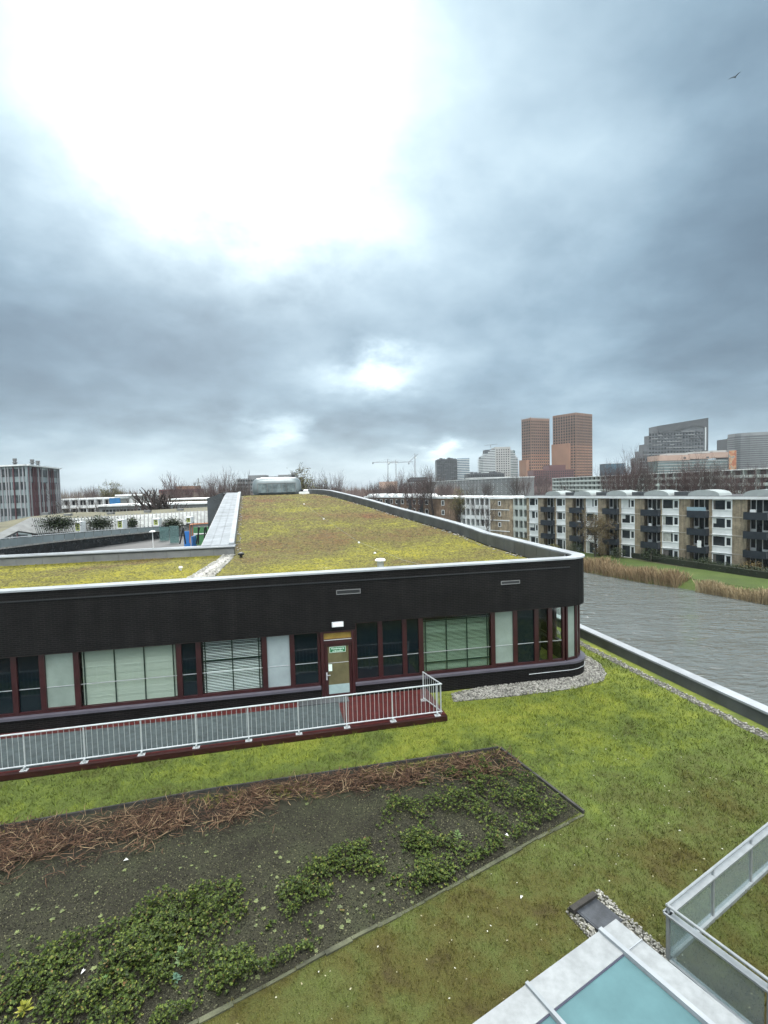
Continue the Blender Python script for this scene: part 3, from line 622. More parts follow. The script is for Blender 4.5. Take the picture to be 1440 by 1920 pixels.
# dry stalks raked against the far edge
def stalks(Q, L, w, zb, nm, m, lay=.35):
    n = len(Q); az = RNG.uniform(0, 6.28, n); el = np.abs(RNG.normal(0, lay, n)); d = np.stack([np.cos(az)*np.cos(el), np.sin(az)*np.cos(el), np.sin(el)], -1)
    side = np.stack([-np.sin(az), np.cos(az), np.zeros(n)], -1)*w[:, None]; up = np.array([0,0,1.0])
    bend = RNG.normal(0, .22, n)[:, None]*np.stack([-np.sin(az), np.cos(az), np.zeros(n)], -1)
    p0 = np.c_[Q, zb]; p1 = p0 + d*(L*.5)[:, None] + bend*(L*.5)[:, None]; p2 = p1 + (d - up*.5*np.sin(el)[:, None])*(L*.5)[:, None] - bend*(L*.2)[:, None]; p2[:, 2] = np.maximum(p2[:, 2], .015)
    u = up*w[:, None]*.8
    V = np.stack([p0-side, p0+side, p0+u, p1-side, p1+side, p1+u, p2], 1).reshape(-1, 3); k = (np.arange(n)*7)[:, None]
    F = np.concatenate([k+np.array([t]) for t in [(0,1,4),(0,4,3),(1,2,5),(1,5,4),(2,0,3),(2,3,5),(3,4,6),(4,5,6),(5,3,6)]])
    return tag(link(nm, npmesh(nm, V, F, m)), kind='stuff')
def dist_far(Q):                         # distance below the far edge line
    o = np.array(FAR[1]); d = np.array(FAR[3])-o; d /= np.linalg.norm(d); r = Q-o; return -(r[:, 0]*-d[1]+r[:, 1]*d[0])
Q = rand_in(BED, 420000); df = dist_far(Q); t = (Q[:, 0]+9.2)/12.4
w_ = np.interp(t, [-.5, 0, .35, .62, .75, .95], [1.5, 1.6, 1.15, .85, .75, .9])
c_ = np.interp(t, [-.5, 0, .35, .62, .75, .95], [.95, .92, .66, .45, .60, .70])
pr = np.exp(-((df-c_)/(w_*.50))**2)*(.12+1.25*vnoise(Q, 1.1, 3)**1.6)*(.25+1.3*vnoise(Q, 2.6, 4)**1.4)*np.interp(t, [.6, .72, 1], [1, .75, .7])
Q = Q[(RNG.random(len(Q)) < pr*1.05) & (df > .07)]
stalks(Q, RNG.uniform(.15, .5, len(Q)), RNG.uniform(.004, .009, len(Q)), RNG.uniform(.02, .16, len(Q)), 'dry_stalks', ramp_mat('dry_stalk', [(0, (.022,.013,.009)), (.3, (.060,.033,.021)), (.6, (.115,.060,.036)), (.82, (.18,.105,.060)), (1, (.33,.24,.14))], .75), .30)
# ground cover with small leaves
def leaf(L, W, el, az, base=.0):
    c, s_ = math.cos(az), math.sin(az); ce, se = math.cos(el), math.sin(el)
    def T(l, w, z): x = base+l*ce; return (x*c-w*s_, x*s_+w*c, l*se+z)
    return [T(0,0,0), T(L*.5, W, -.003), T(L, 0, -L*.12), T(L*.5, -W, -.003)]
def rosette(nl, L, W, e0=.15, e1=.9):
    vs = []; fs = []
    for i in range(nl):
        k = len(vs); vs += leaf(L*random.uniform(.7, 1.1), W*random.uniform(.8, 1.2), random.uniform(e0, e1), 6.283*i/nl+random.uniform(-.4, .4)); fs += [(k, k+1, k+2, k+3)]
    return vs, fs
COV = [G2(*q) for q in ((-120, 1990), (90, 1790), (300, 1690), (560, 1630), (640, 1590), (690, 1580), (745, 1480), (860, 1440), (945, 1425), (1075, 1518), (905, 1614), (640, 1755), (340, 1912), (300, 1960))]
Q = rand_in(COV, 190000); Q = Q[inside(Q, BED)]
nv = vnoise(Q, 1.2, 5)*.5 + vnoise(Q, 3.2, 6)*.5
near = np.clip((11.5-Q[:, 1])/4, 0, 1)
keep = RNG.random(len(Q)) < np.clip((nv-.37+near*.02)*4.2, .05, 1)*np.clip(.18+.5*(nv-.3), .06, .5)
keep &= (RNG.random(len(Q)) < np.where((Q[:, 0] > -.5) & (Q[:, 1] > 10.6), .5, 1))
Q = Q[keep]; nv = nv[keep]; hgt = np.clip(nv-.34, 0, .4)*.75
ex = np.concatenate([np.array(G2(598, 1632))+RNG.normal(0, .18, (160, 2)), np.array(G2(330, 1760))+RNG.normal(0, .3, (340, 2)), np.array(G2(40, 1830))+RNG.normal(0, .3, (220, 2)), np.array(G2(820, 1625))+RNG.normal(0, .35, (260, 2))])
ex = ex[inside(ex, BED)]; Q = np.concatenate([Q, ex]); hgt = np.concatenate([hgt, RNG.uniform(.03, .2, len(ex))])
LEAFM = ramp_mat('cover_leaf', [(0, (.010,.013,.004)), (.3, (.020,.034,.007)), (.62, (.040,.066,.010)), (.86, (.080,.112,.018)), (.97, (.15,.17,.035)), (1, (.13,.07,.03))], .6, .18)
Vs = []; Fs = []; o_ = 0
for vi in range(4):
    tv, tf = rosette(8, .034+.007*vi, .013+.002*vi); sel = np.arange(len(Q)) % 4 == vi
    V, F = scatter(tv, tf, np.c_[Q[sel], RNG.uniform(.2, 1.05, sel.sum())*hgt[sel]+.015], RNG.uniform(.6, 1.3, sel.sum()), RNG.uniform(0, 6.28, sel.sum()), RNG.normal(0, .35, sel.sum())); Vs.append(V); Fs.append(F+o_); o_ += len(V)
tag(link('ground_cover', npmesh('ground_cover', np.concatenate(Vs), np.concatenate(Fs), LEAFM)), kind='stuff')
# sparse pale seedlings on the open soil
Q = rand_in(BED, 5200); q1 = vnoise(Q, .9, 8); Q = Q[(RNG.random(len(Q)) < np.clip((q1-.5)*2.2, .02, .9)) & (dist_far(Q) > .9)]
tv, tf = rosette(6, .05, .016, .1, .5); V, F = scatter(tv, tf, np.c_[Q, np.full(len(Q), .015)], RNG.uniform(.5, 1.5, len(Q)), RNG.uniform(0, 6.28, len(Q)))
tag(link('seedlings', npmesh('seedlings', V, F, ramp_mat('seedling', [(0, (.06,.075,.03)), (1, (.14,.17,.055))]))), kind='stuff')
Q = rand_in(BED, 150000); df2 = dist_far(Q); Q = Q[(df2 > .04) & (RNG.random(len(Q)) < np.exp(-(df2/.42)**2)*np.clip((vnoise(Q, .7, 21)-.3)*2.4, 0, 1))]
tv, tf = rosette(7, .085, .011, .4, 1.3); V, F = scatter(tv, tf, np.c_[Q, np.full(len(Q), .015)], RNG.uniform(.5, 1.4, len(Q)), RNG.uniform(0, 6.28, len(Q)))
tag(link('edge_grass', npmesh('edge_grass', V, F, ramp_mat('edge_grass_mat', [(0, (.05,.055,.014)), (.5, (.095,.105,.020)), (1, (.16,.15,.04))], .8, .2))), kind='stuff')
# individual weeds
for (px, py, L, h, lab, c0, c1) in [(340, 1806, .16, .28, 'tallest pale green weed standing above the low ground cover', (.08,.14,.045), (.13,.20,.08)), (296, 1808, .15, .16, 'leafy green weed left of the tallest pale weed', (.06,.12,.03), (.10,.17,.05)),
        (409, 1808, .10, .10, 'blue green spiky weed right of the tallest pale weed', (.06,.13,.09), (.10,.18,.13)), (330, 1838, .11, .10, 'blue green rosette weed just below the tallest pale weed', (.07,.14,.10), (.11,.19,.13)),
        (45, 1897, .16, .12, 'yellow green weed at the bottom left of the planting bed', (.16,.18,.015), (.22,.22,.03)), (196, 1848, .14, .12, 'fresh green weed on bare soil at the left of the bed', (.05,.11,.03), (.09,.16,.04)), (858, 1570, .14, .12, 'pale weed among ground cover near the right end of the bed', (.08,.13,.04), (.12,.18,.06))]:
    g_ = ground(px, py, .01); t = thing('weed', lab, 'weed', (g_.x, g_.y, .01))
    m_ = ramp_mat('weed_leaf', [(0, c0), (1, c1)], .5); sm = MB(); sm.tube([(0,0,0), (.01,.01,h)], .006, 5); sm.build('stem', m_, t)
    for k in range(3):
        z_ = h*(k+.3)/3; vs, fs = rosette(7, L*(1.05-.2*k), L*.16, .2+.25*k, .55+.3*k); lb = MB(); lb.mesh(vs, fs); o = lb.build('leaf_whorl', m_, t); o.location = (0, 0, z_); o['kind'] = 'stuff'
SCR = mat('paper_scrap', (.68,.68,.66), .7)
for px, py, w_, lab in [(236, 1612, .09, 'white paper scrap beside the dry stalks'), (156, 1821, .07, 'pale scrap among the leafy cover at the left'), (487, 1809, .06, 'small white scrap at the lower edge of the ground cover'), (950, 1565, .08, 'white scrap near the right end of the planting bed'), (978, 1681, .08, 'white scrap on the open lawn right of the planting bed')]:
    g_ = ground(px, py, .05); b = MB(); a = random.uniform(0, 3); w_ *= .6; c, s_ = math.cos(a)*w_, math.sin(a)*w_
    b.face([(-c, -s_, .0), (s_*.6, -c*.6, .025), (c, s_, .006), (-s_*.5, c*.7, .03)]); b.face([(-c, -s_, .0), (s_*.6, -c*.6, .025), (c*.3, s_*.4, .06)])
    tag(link('paper_scrap', b.data('paper_scrap', SCR), None, (g_.x, g_.y, .035), (0, 0, a)), lab, 'litter')
# ------------------------------------------------------------------ lawn blades
hole1 = BED; deckpoly = [dp(-.2, -.25), dp(DL, -.25), dp(DL, 6), dp(-.2, 6)]
sky_poly = [(3.33, 7.15), (.94, 5.76), (2.0, 4.0), (4.9, 4.5)]
blade_poly = [(-17, 15), (-17, 9.4), (-9.2, 11.2), (-3.2, 6.9), (-4.2, 5.0), (14, 5.0)] + COPE[1:5] + [(6, 27), (2, 17.5)]
n = 1500000; lo = np.array([-17, 5.0]); hi = np.array([13.5, 30.0])
P = RNG.uniform(lo, hi, (n, 2)); dd = np.hypot(P[:, 0], P[:, 1]); P = P[RNG.random(n) < np.clip((8.2/np.maximum(dd, 6))**2, 0, 1)]
def WL(P): r = P-np.array([OX, OY]); return np.c_[r[:, 0]*UX+r[:, 1]*UY, -r[:, 0]*UY+r[:, 1]*UX]
L_ = WL(P); bld = (L_[:, 1] > -.25) & (L_[:, 0] < 21.6)
cop = [(p[0]-.75, p[1]) for p in COPE[:6]]
okp = ~inside(P, BED) & ~inside(P, deckpoly) & ~bld & inside(P, [(-30, 4)] + cop + [(-30, 45)])
P = P[okp]
GRAV = [G2(*q) for q in ((846, 1300), (850, 1316), (925, 1309), (1000, 1301), (1075, 1291), (1131, 1277), (1137, 1262), (1125, 1245), (1098, 1228), (1092, 1250))]
P = P[~inside(P, GRAV)]; dd = np.hypot(P[:, 0], P[:, 1]); n = len(P)
sc = np.clip(dd/8.5, .8, 2.6)*RNG.uniform(.6, 1.35, n); cl = .35+1.5*vnoise(P, 5.5, 31)**1.5+.5*vnoise(P, 14, 32); h = RNG.uniform(.014, .042, n)*sc*cl; w = .0056*sc
az = RNG.uniform(0, 6.28, n); le = RNG.normal(0, .6, n)*h; l2 = RNG.normal(0, .6, n)*h
V = np.stack([np.c_[P[:, 0]-np.cos(az)*w, P[:, 1]-np.sin(az)*w, np.zeros(n)], np.c_[P[:, 0]+np.cos(az)*w, P[:, 1]+np.sin(az)*w, np.zeros(n)], np.c_[P[:, 0]+le, P[:, 1]+l2, h]], 1).reshape(-1, 3)
tag(link('grass', npmesh('grass', V, np.arange(3*n).reshape(-1, 3), MT['blade'])), kind='stuff')
Q = rand_in([(-4, 5.5), (5.2, 6.5), (9, 12), (6, 17), (3.6, 14), (4.6, 11.2), (0, 8.3), (-3.3, 6.6)], 900); Q = Q[~inside(Q, BED)][:230]
V, F = scatter([(-1,-.45,0), (0,-.6,.15), (1,.1,0), (0,.6,.2)], np.array([(0,1,2,3)]), np.c_[Q, np.full(len(Q), .035)], RNG.uniform(.010, .026, len(Q)), RNG.uniform(0, 6.28, len(Q)), RNG.normal(0, .4, len(Q)))
tag(link('fallen_leaves', npmesh('fallen_leaves', V, F, ramp_mat('fallen_leaf', [(0, (.20,.17,.08)), (.5, (.34,.32,.22)), (1, (.5,.5,.45))]))), kind='stuff')
# ------------------------------------------------------------------ gravel
def pebbles(name, poly, dens, r0, r1, z, n_max=9000, zf=None, bld_local=False):
    bm = bmesh.new(); bmesh.ops.create_icosphere(bm, subdivisions=1, radius=1); tv = [tuple(Vector((v.co.x*1.25, v.co.y*.9, v.co.z*.65))*random.uniform(.85, 1.1)) for v in bm.verts]; tf = [tuple(v.index for v in f.verts) for f in bm.faces]; bm.free()
    a = np.array([p[:2] for p in poly]); lo, hi = a.min(0), a.max(0); k = int(min(n_max*3, dens*(hi-lo).prod())); Q = rand_in(poly, max(k, 10))[:n_max]
    zz = np.full(len(Q), z) if zf is None else np.array([zf(q) for q in Q])
    V, F = scatter(tv, tf, np.c_[Q, zz+RNG.uniform(0, r0*.8, len(Q))], RNG.uniform(r0, r1, len(Q)), RNG.uniform(0, 6.28, len(Q)), RNG.uniform(-.5, .5, len(Q)))
    o = link(name, npmesh(name, V, F, MT['pebble'])); o['kind'] = 'stuff'; return o
flat('gravel_bed', GRAV, .004, MT['pebble_bed'])
pebbles('facade_gravel', GRAV, 700, .022, .042, .02, 4200)
cs = [(p[0]-.38, p[1]) for p in COPE[:5]] + [(p[0]-.78, p[1]) for p in COPE[:5]][::-1]
flat('gravel_bed', cs, .004, MT['pebble_bed']); pebbles('canal_gravel', cs, 420, .022, .045, .018, 5200)
# roof gravel lines (local frame -> world)
def lp2(pts): return [tuple(L2W(*p))[:2] for p in pts]
def rz(q): r = (q[0]-OX, q[1]-OY); return roofz(-r[0]*UY+r[1]*UX)+.02
pebbles('roof_gravel', lp2([(4.75, 2.0), (6.0, 2.0), (6.25, 11.3), (5.6, 11.3)]), 240, .035, .07, 0, 1900, rz)
pebbles('roof_gravel', lp2([(leftedge(t)+.02, t) for t in np.arange(11.5, 52, 4)] + [(leftedge(t)+.32, t) for t in np.arange(11.5, 52, 4)][::-1]), 60, .035, .08, 0, 1500, rz)
pebbles('roof_gravel', lp2([(rightedge(t)-.02, t) for t in np.arange(1.5, 52, 3)] + [(rightedge(t)-.34, t) for t in np.arange(1.5, 52, 3)][::-1]), 70, .035, .08, 0, 2200, rz)
# sedum cushions on the roof
P = RNG.uniform([-14, .6], [21, 52], (420000, 2)); rr = np.interp(P[:, 1], rb, [rightedge(t) for t in rb]); ll = np.where(P[:, 1] < 11.3, -14, leftedge(P[:, 1])+.25)
dW = P[:, 1]+16; P = P[(P[:, 0] > ll) & (P[:, 0] < rr-.35) & (RNG.random(len(P)) < (19/dW)**1.6)]
P = P[~((P[:, 1] < 11.3) & (P[:, 0] > 4.75+(P[:, 1]-2)*.09) & (P[:, 0] < 6.05+(P[:, 1]-2)*.02))]
Wp = np.c_[OX+P[:, 0]*UX-P[:, 1]*UY, OY+P[:, 0]*UY+P[:, 1]*UX, np.array([roofz(t) for t in P[:, 1]])]
tv = [(0,0,1.0)] + [(math.cos(t)*(.9+.3*(i%2)), math.sin(t)*(.9+.3*(i%2)), -.1+.25*(i%2)) for i, t in enumerate(np.linspace(0, 6.283, 7)[:-1])]; tf = [(0, 1+i, 1+(i+1)%6) for i in range(6)]
hh = RNG.uniform(.25, .8, len(P)); rS = RNG.uniform(.025, .07, len(P))*np.clip((P[:, 1]+16)/22, .8, 2.2)
V, F = scatter(tv, tf, Wp, np.stack([rS, rS, rS*hh], -1), RNG.uniform(0, 6.28, len(P)))
tag(link('sedum_carpet', npmesh('sedum_carpet', V, F, MT['sedum_tuft'])), kind='stuff')
# ------------------------------------------------------------------ rooflight (bottom right)
ZS = 1.2
K0 = Vector((3.33, 7.15)); e1 = (Vector((.94, 5.76))-K0).normalized(); e2 = Vector((e1.y, -e1.x)); e2 = e2 if e2.y < 0 else -e2
def sk(s, t, z): q = K0 + e1*s + e2*t; return (q.x, q.y, z)
rt = thing('rooflight', 'pale metal framed rooflight with turquoise glass panes', 'rooflight')
FW = .40; LS, LT = 5.4, 3.4
def plate(s0, t0, s1, t1, z0, z1, m, name, parent):
    b = MB(); b.prism([sk(s0,t0,0)[:2], sk(s1,t0,0)[:2], sk(s1,t1,0)[:2], sk(s0,t1,0)[:2]], z0, z1); return b.build(name, m, parent)
MT['rl_metal'] = mat('rooflight_flashing', (.225,.24,.245), .5, .14, 7.0, metal=.0, spec=.3, bump=.08, bscale=12)
plate(.35, 0, LS, FW, ZS-.06, ZS, MT['rl_metal'], 'flashing', rt); plate(0, .0, .345, FW, ZS-.062, ZS-.003, MT['rl_metal'], 'corner_flashing', rt)
plate(-.0, FW+.008, .34, LT, ZS-.06, ZS-.001, MT['rl_metal'], 'flashing', rt); plate(LS-.4, FW+.004, LS, LT, ZS-.06, ZS, MT['rl_metal'], 'flashing', rt)
plate(.34, .0, .41, LT, ZS-.04, ZS+.045, MT['cap'], 'glazing_bar', rt); plate(.0, FW+.004, .335, FW+.02, ZS-.02, ZS+.012, MT['cap'], 'cover_strip', rt)
MT['teal'] = mat('turquoise_pane', (.075,.145,.155), .12, .22, .9, spec=.7)
plate(.415, FW+.004, 1.845, LT-.02, ZS-.05, ZS-.022, MT['teal'], 'glass_pane', rt); plate(1.905, FW+.004, 3.36, LT-.02, ZS-.05, ZS-.022, MT['teal'], 'glass_pane', rt); plate(3.42, FW+.004, 4.98, LT-.02, ZS-.05, ZS-.022, MT['teal'], 'glass_pane', rt)
plate(1.85, .0, 1.90, LT, ZS-.03, ZS+.04, MT['cap'], 'glazing_bar', rt); plate(3.365, .0, 3.415, LT, ZS-.03, ZS+.04, MT['cap'], 'glazing_bar', rt)
plate(.415, FW+.0, LS, FW+.018, ZS-.03, ZS-.012, mat('seal', (.05,.05,.08), .5), 'seal', rt)
plate(.04, .04, LS-.05, LT, 0.0, ZS-.064, MT['rl_metal'], 'kerb_wall', rt)
# drain slab with pebbles and a dark timber block
PB = [(p.x, p.y) for p in (ground(*q, .01) for q in ((1062, 1712), (1122, 1668), (1270, 1800), (1150, 1810)))]
flat('gravel_bed', PB, .005, MT['pebble_bed']); pebbles('drain_gravel', PB, 900, .014, .028, .02, 1500)
c = ground(1124, 1718, .05); a = math.atan2(e1.y, e1.x)
b = MB(); b.box(-.27, -.27, 0, .27, .27, .05); b.box(-.24, -.24, .05, .24, .24, .056)
tag(link('drain_slab', b.data('drain_slab', MT['slab_dark']), None, (c.x, c.y, .015), (0, 0, a)), 'dark slate slab set in white pebbles by the rooflight corner', 'slab')
c = ground(1094, 1692, .08); b = MB(); b.box(-.33, -.05, 0, .33, .05, .12); b.box(-.33, -.09, 0, .33, -.05, .06)
tag(link('timber_block', b.data('timber_block', mat('old_timber', (.022,.020,.017), .85, .4, 8, bump=.5)), None, (c.x, c.y, .0), (0, 0, a)), 'dark weathered timber block at the edge of the white drain pebbles', 'timber block')
# ------------------------------------------------------------------ glass balustrade
B0 = Vector((4.40, 7.66)); d1 = (Vector((7.44, 9.48))-B0).normalized(); d2 = (Vector((5.08, 6.42))-B0).normalized()
gb = thing('glass_balustrade', 'silver handrail on a glass balustrade around a corner of the lawn', 'balustrade')
MT['rail_silver'] = mat('silver_rail', (.28,.30,.31), .38, .12, 5, metal=.3)
MT['rail_glass'] = glass('balustrade_glass', (.86,.92,.92), 1.5, .03, .26, (.36,.42,.43))
for d, L in ((d1, 9.0), (d2, 5.5)):
    def q(s, z, off=0.0): p = B0 + d*s + Vector((-d.y, d.x))*off; return (p.x, p.y, z)
    b = MB(); b.tube([q(-.02, .93), q(L, .93)], .024, 10); b.build('handrail', MT['rail_silver'], gb)
    b = MB(); b.bar(q(-.03, .80), q(L, .80), .12, .03); b.build('top_profile', MT['rail_silver'], gb)
    b = MB(); b.bar(q(.06, .035), q(L, .035), .10, .07); b.build('bottom_profile', MT['rail_silver'], gb)
    k = 0; s = .0
    while s < L-.3:
        b = MB(); b.bar(q(s+.02, .815), q(s+.02, .91), .035, .035, up=(d.x, d.y, 0)); b.build('rail_stub', MT['rail_silver'], gb)
        b = MB(); b.bar(q(s+.02, .0), q(s+.02, .785), .045, .045, up=(d.x, d.y, 0)); b.build('post', MT['rail_silver'], gb)
        b = MB(); b.bar(q(s+.05, .42), q(min(s+1.36, L), .42), .012, .72); b.build('glass_pane', MT['rail_glass'], gb); s += 1.40
flat('paving', [tuple((B0+d2*t+Vector((-.12, -.05))))[:2] for t in (.15, 6)] + [(7, -1), (3, -1), (4.2, 5.5), (4.05, 6.9)], .012, MT['tar'])
# ------------------------------------------------------------------ trees
def rot_to(d, ang, az):
    d = d.normalized(); a = d.cross(Vector((0,0,1))); a = a.normalized() if a.length > 1e-3 else Vector((1,0,0)); b = d.cross(a)
    return (d*math.cos(ang) + (a*math.cos(az)+b*math.sin(az))*math.sin(ang)).normalized()
def grow(h=14, r=.22, fork=.28, limbs=6, spread=.75, levels=3, kids=(5,4,4), upw=.25, twig=.022, seed=1, droop=0.0, leaf_n=0, leaf_s=.12, first=.5, wander=.18):
    """trunk and crown meshes of a broad-leaved tree without (or with few) leaves"""
    random.seed(seed); T = MB(); C = MB(); tips = []
    def branch(p, d, L, r0, lev):
        nseg = 3 if lev < levels else 2; pts = [p]; rr = [r0]; dd = d
        for i in range(nseg):
            dd = (dd + Vector((random.gauss(0, wander), random.gauss(0, wander), random.gauss(0, wander)+ (upw if lev < levels else upw*.4) - droop*(lev >= levels-1))) ).normalized()
            p = p + dd*(L/nseg); pts.append(p); rr.append(max(twig*.6, r0*(1-.6*(i+1)/nseg)))
        C.tube(pts, rr, 5 if lev == 1 else (4 if lev == 2 else 3), cap=False)
        if lev >= levels: tips.append((pts[-1], pts[-2])); return
        nk = kids[min(lev-1, len(kids)-1)]
        for k in range(nk):
            t = random.uniform(.35, 1.0) if k else 1.0; j = min(int(t*nseg), nseg-1); q = pts[j].lerp(pts[j+1], t*nseg-j)
            branch(q, rot_to(dd, random.uniform(.3, spread) if k else random.uniform(0, .25), random.uniform(0, 6.283)), L*random.uniform(.48, .72), max(twig, r0*random.uniform(.42, .6)), lev+1)
    tp = [Vector((0,0,-.3))]; x = Vector((0,0,0)); th = h*first
    for i in range(4): x = Vector((random.gauss(0, .012)*h, random.gauss(0, .012)*h, th*(i+1)/4)) if i < 9 else x; tp.append(x)
    T.tube(tp, [r*1.25, r*1.05, r*.95, r*.85, r*.6], 8)
    for k in range(limbs):
        t = fork + (1-fork)*(k+.5)/limbs; j = min(1+int(t*4), 4); q = tp[min(j, 4)] if t >= .99 else tp[max(1, j-1)].lerp(tp[j], (t*4) % 1)
        branch(q, rot_to(Vector((0,0,1)), random.uniform(.25, spread) if k < limbs-1 else .1, k*2.4+random.uniform(-.4, .4)), h*(1-first)*random.uniform(.55, .8)*(.8 if k == limbs-1 else 1), r*random.uniform(.38, .55), 1)
    leaves = None
    if leaf_n:
        leaves = MB()
        for _ in range(leaf_n):
            a, b_ = random.choice(tips); q = b_.lerp(a, random.uniform(-.5, 1.1)) + Vector((random.gauss(0, leaf_s*1.5), random.gauss(0, leaf_s*1.5), random.gauss(0, leaf_s*1.5)-droop*.6*random.random()))
            u = Vector((random.gauss(0,1), random.gauss(0,1), random.gauss(0,1))).normalized()*leaf_s*random.uniform(.5,1.2); w = u.cross(Vector((random.gauss(0,1), random.gauss(0,1), random.gauss(0,1)))).normalized()*leaf_s*.4
            leaves.face([q-u, q+w, q+u, q-w])
    return T, C, leaves
MT['bark'] = mat('bark', (.055,.048,.040), .9, .35, 1.5, bump=.5, bscale=10)
MT['twig'] = mat('twigs', (.060,.046,.042), .9, .25, .5)
MT['twig_red'] = mat('reddish_twigs', (.070,.044,.042), .9, .25, .5)
MT['leaf_olive'] = ramp_mat('olive_leaves', [(0, (.05,.05,.015)), (.6, (.10,.095,.025)), (1, (.16,.14,.04))], .7)
MT['leaf_tan'] = ramp_mat('tan_leaves', [(0, (.06,.042,.015)), (.6, (.115,.085,.030)), (1, (.17,.13,.05))], .7)
MT['leaf_dark'] = ramp_mat('evergreen_leaves', [(0, (.010,.018,.008)), (.5, (.022,.036,.014)), (1, (.05,.07,.03))], .6)
KINDS_ = {}
def kind(nm, bark, twigm, leafm=None, **k):
    T, C, Lv = grow(**k); KINDS_[nm] = (T.data('trunk', MT[bark], True), C.data('crown', MT[twigm]), Lv.data('leaves', MT[leafm]) if Lv else None, k.get('h', 14))
kind('tall1', 'bark', 'twig_red', h=14, seed=3, limbs=9, levels=4, kids=(6,5,4), spread=.8, first=.45, twig=.016)
kind('tall2', 'bark', 'twig_red', h=14, seed=5, limbs=10, levels=4, kids=(5,5,4), spread=.75, first=.42, upw=.32, twig=.016)
kind('tall3', 'bark', 'twig', h=14, seed=9, limbs=9, levels=4, kids=(6,5,4), spread=.9, first=.40, twig=.016)
kind('small1', 'bark', 'twig', h=8, r=.13, seed=21, limbs=7, levels=3, kids=(5,5), spread=.8, first=.4, twig=.018)
kind('small2', 'bark', 'twig', h=8, r=.12, seed=22, limbs=6, levels=4, kids=(4,4,3), spread=.7, first=.4, twig=.016)
kind('olive', 'bark', 'twig', 'leaf_olive', h=11, r=.18, seed=31, limbs=9, levels=4, kids=(4,4,3), spread=.9, first=.45, leaf_n=2600, leaf_s=.16, twig=.02)
kind('tan', 'bark', 'twig', 'leaf_tan', h=8.4, r=.17, seed=41, limbs=10, levels=4, kids=(4,4,3), spread=1.15, first=.55, upw=.06, droop=.28, leaf_n=5200, leaf_s=.11, twig=.016, fork=.3)
kind('pollard', 'bark', 'twig', h=7, r=.35, seed=51, limbs=11, levels=3, kids=(4,3), spread=1.0, first=.45, upw=.3, twig=.07)
kind('shrubby', 'bark', 'twig_red', h=7, r=.1, seed=61, limbs=12, levels=3, kids=(5,4), spread=.55, first=.2, upw=.3, twig=.03, fork=.1)
def tree(nm, loc, sc, label, group=None, rz_=0.0, name='bare_tree', sx=None):
    t = thing(name, label, 'tree', loc, rz_, group); t.scale = (sx or sc, sx or sc, sc); d = KINDS_[nm]
    link('trunk', d[0], t); link('crown', d[1], t)
    if d[2]: o = link('leaves', d[2], t); o['kind'] = 'stuff'
    return t
GZ = -6.25
# ------------------------------------------------------------------ damp winter air
hz = MB(); hz.box(-1750, -80, -9.5, 1750, 2350, 128); hm = bpy.data.materials.new('haze_air'); hm.use_nodes = True; hm.node_tree.nodes.clear()
ho = hm.node_tree.nodes.new('ShaderNodeOutputMaterial'); hv = hm.node_tree.nodes.new('ShaderNodeVolumePrincipled'); hv.inputs['Color'].default_value = (.86,.92,.97,1); hv.inputs['Density'].default_value = .00010; hv.inputs['Anisotropy'].default_value = .15
hm.node_tree.links.new(hv.outputs[0], ho.inputs['Volume']); hb = hz.build('haze', hm); hb['kind'] = 'stuff'
# ------------------------------------------------------------------ front apartment block (right)
AP = Vector((31.58, 109.71)); AQ = Vector((55.08, 71.03)); au = (AQ-AP).normalized(); an = Vector((-au.y, au.x)); an = an if an.dot(AP) > 0 else -an   # an points away from the camera
ap = thing('apartment_block', 'long four storey brick apartment block facing the canal with dark balconies', 'apartment block', (AP.x, AP.y, GZ), math.atan2(au.y, au.x))
MT['brick_tan'] = brick_mat('tan_brick', (.215,.170,.115), (.265,.215,.150), (.26,.23,.18), .85, bw=.22, rh=.07, ms=.010, uv=False, bump=.3)
MT['brick_brown'] = brick_mat('brown_brick', (.165,.105,.070), (.205,.135,.090), (.17,.14,.11), .85, bw=.22, rh=.07, ms=.010, uv=False, bump=.3)
MT['balcony'] = mat('balcony_panel', (.016,.022,.030), .5, .25, 1)
MT['slab'] = mat('concrete_band', (.34,.30,.245), .8, .15, 1)
MT['curtain'] = mat('curtain', (.36,.37,.34), .85, .3, 2); MT['curtain_net'] = mat('net_curtain', (.52,.54,.53), .9, .1, 2); MT['curtain_dark'] = mat('dark_curtain', (.12,.11,.10), .9, .3, 2)
yb = 1 if an.dot(Vector((-au.y, au.x))) > 0 else -1       # local y away from the camera
LEN = 62.0; TOPZ = 4.45-GZ; ST = 2.8; rows = [4.42-GZ-ST*k for k in range(4)]
WIN = [(.75, 3.25), (8.06, 10.35), (15.15, 17.8), (22.6, 25.2), (30.05, 32.85), (37.9, 40.7), (45.6, 48.3), (53.3, 56.0)]
BAL = [(4.75, 7.6), (12.0, 14.7), (19.4, 22.1), (26.85, 29.75), (34.6, 37.4), (42.6, 45.4), (50.3, 53.1)]
def yy(v): return v*yb
def bx(b, x0, y0, z0, x1, y1, z1, mi=0): b.box(x0, yy(y0), z0, x1, yy(y1), z1, mi)
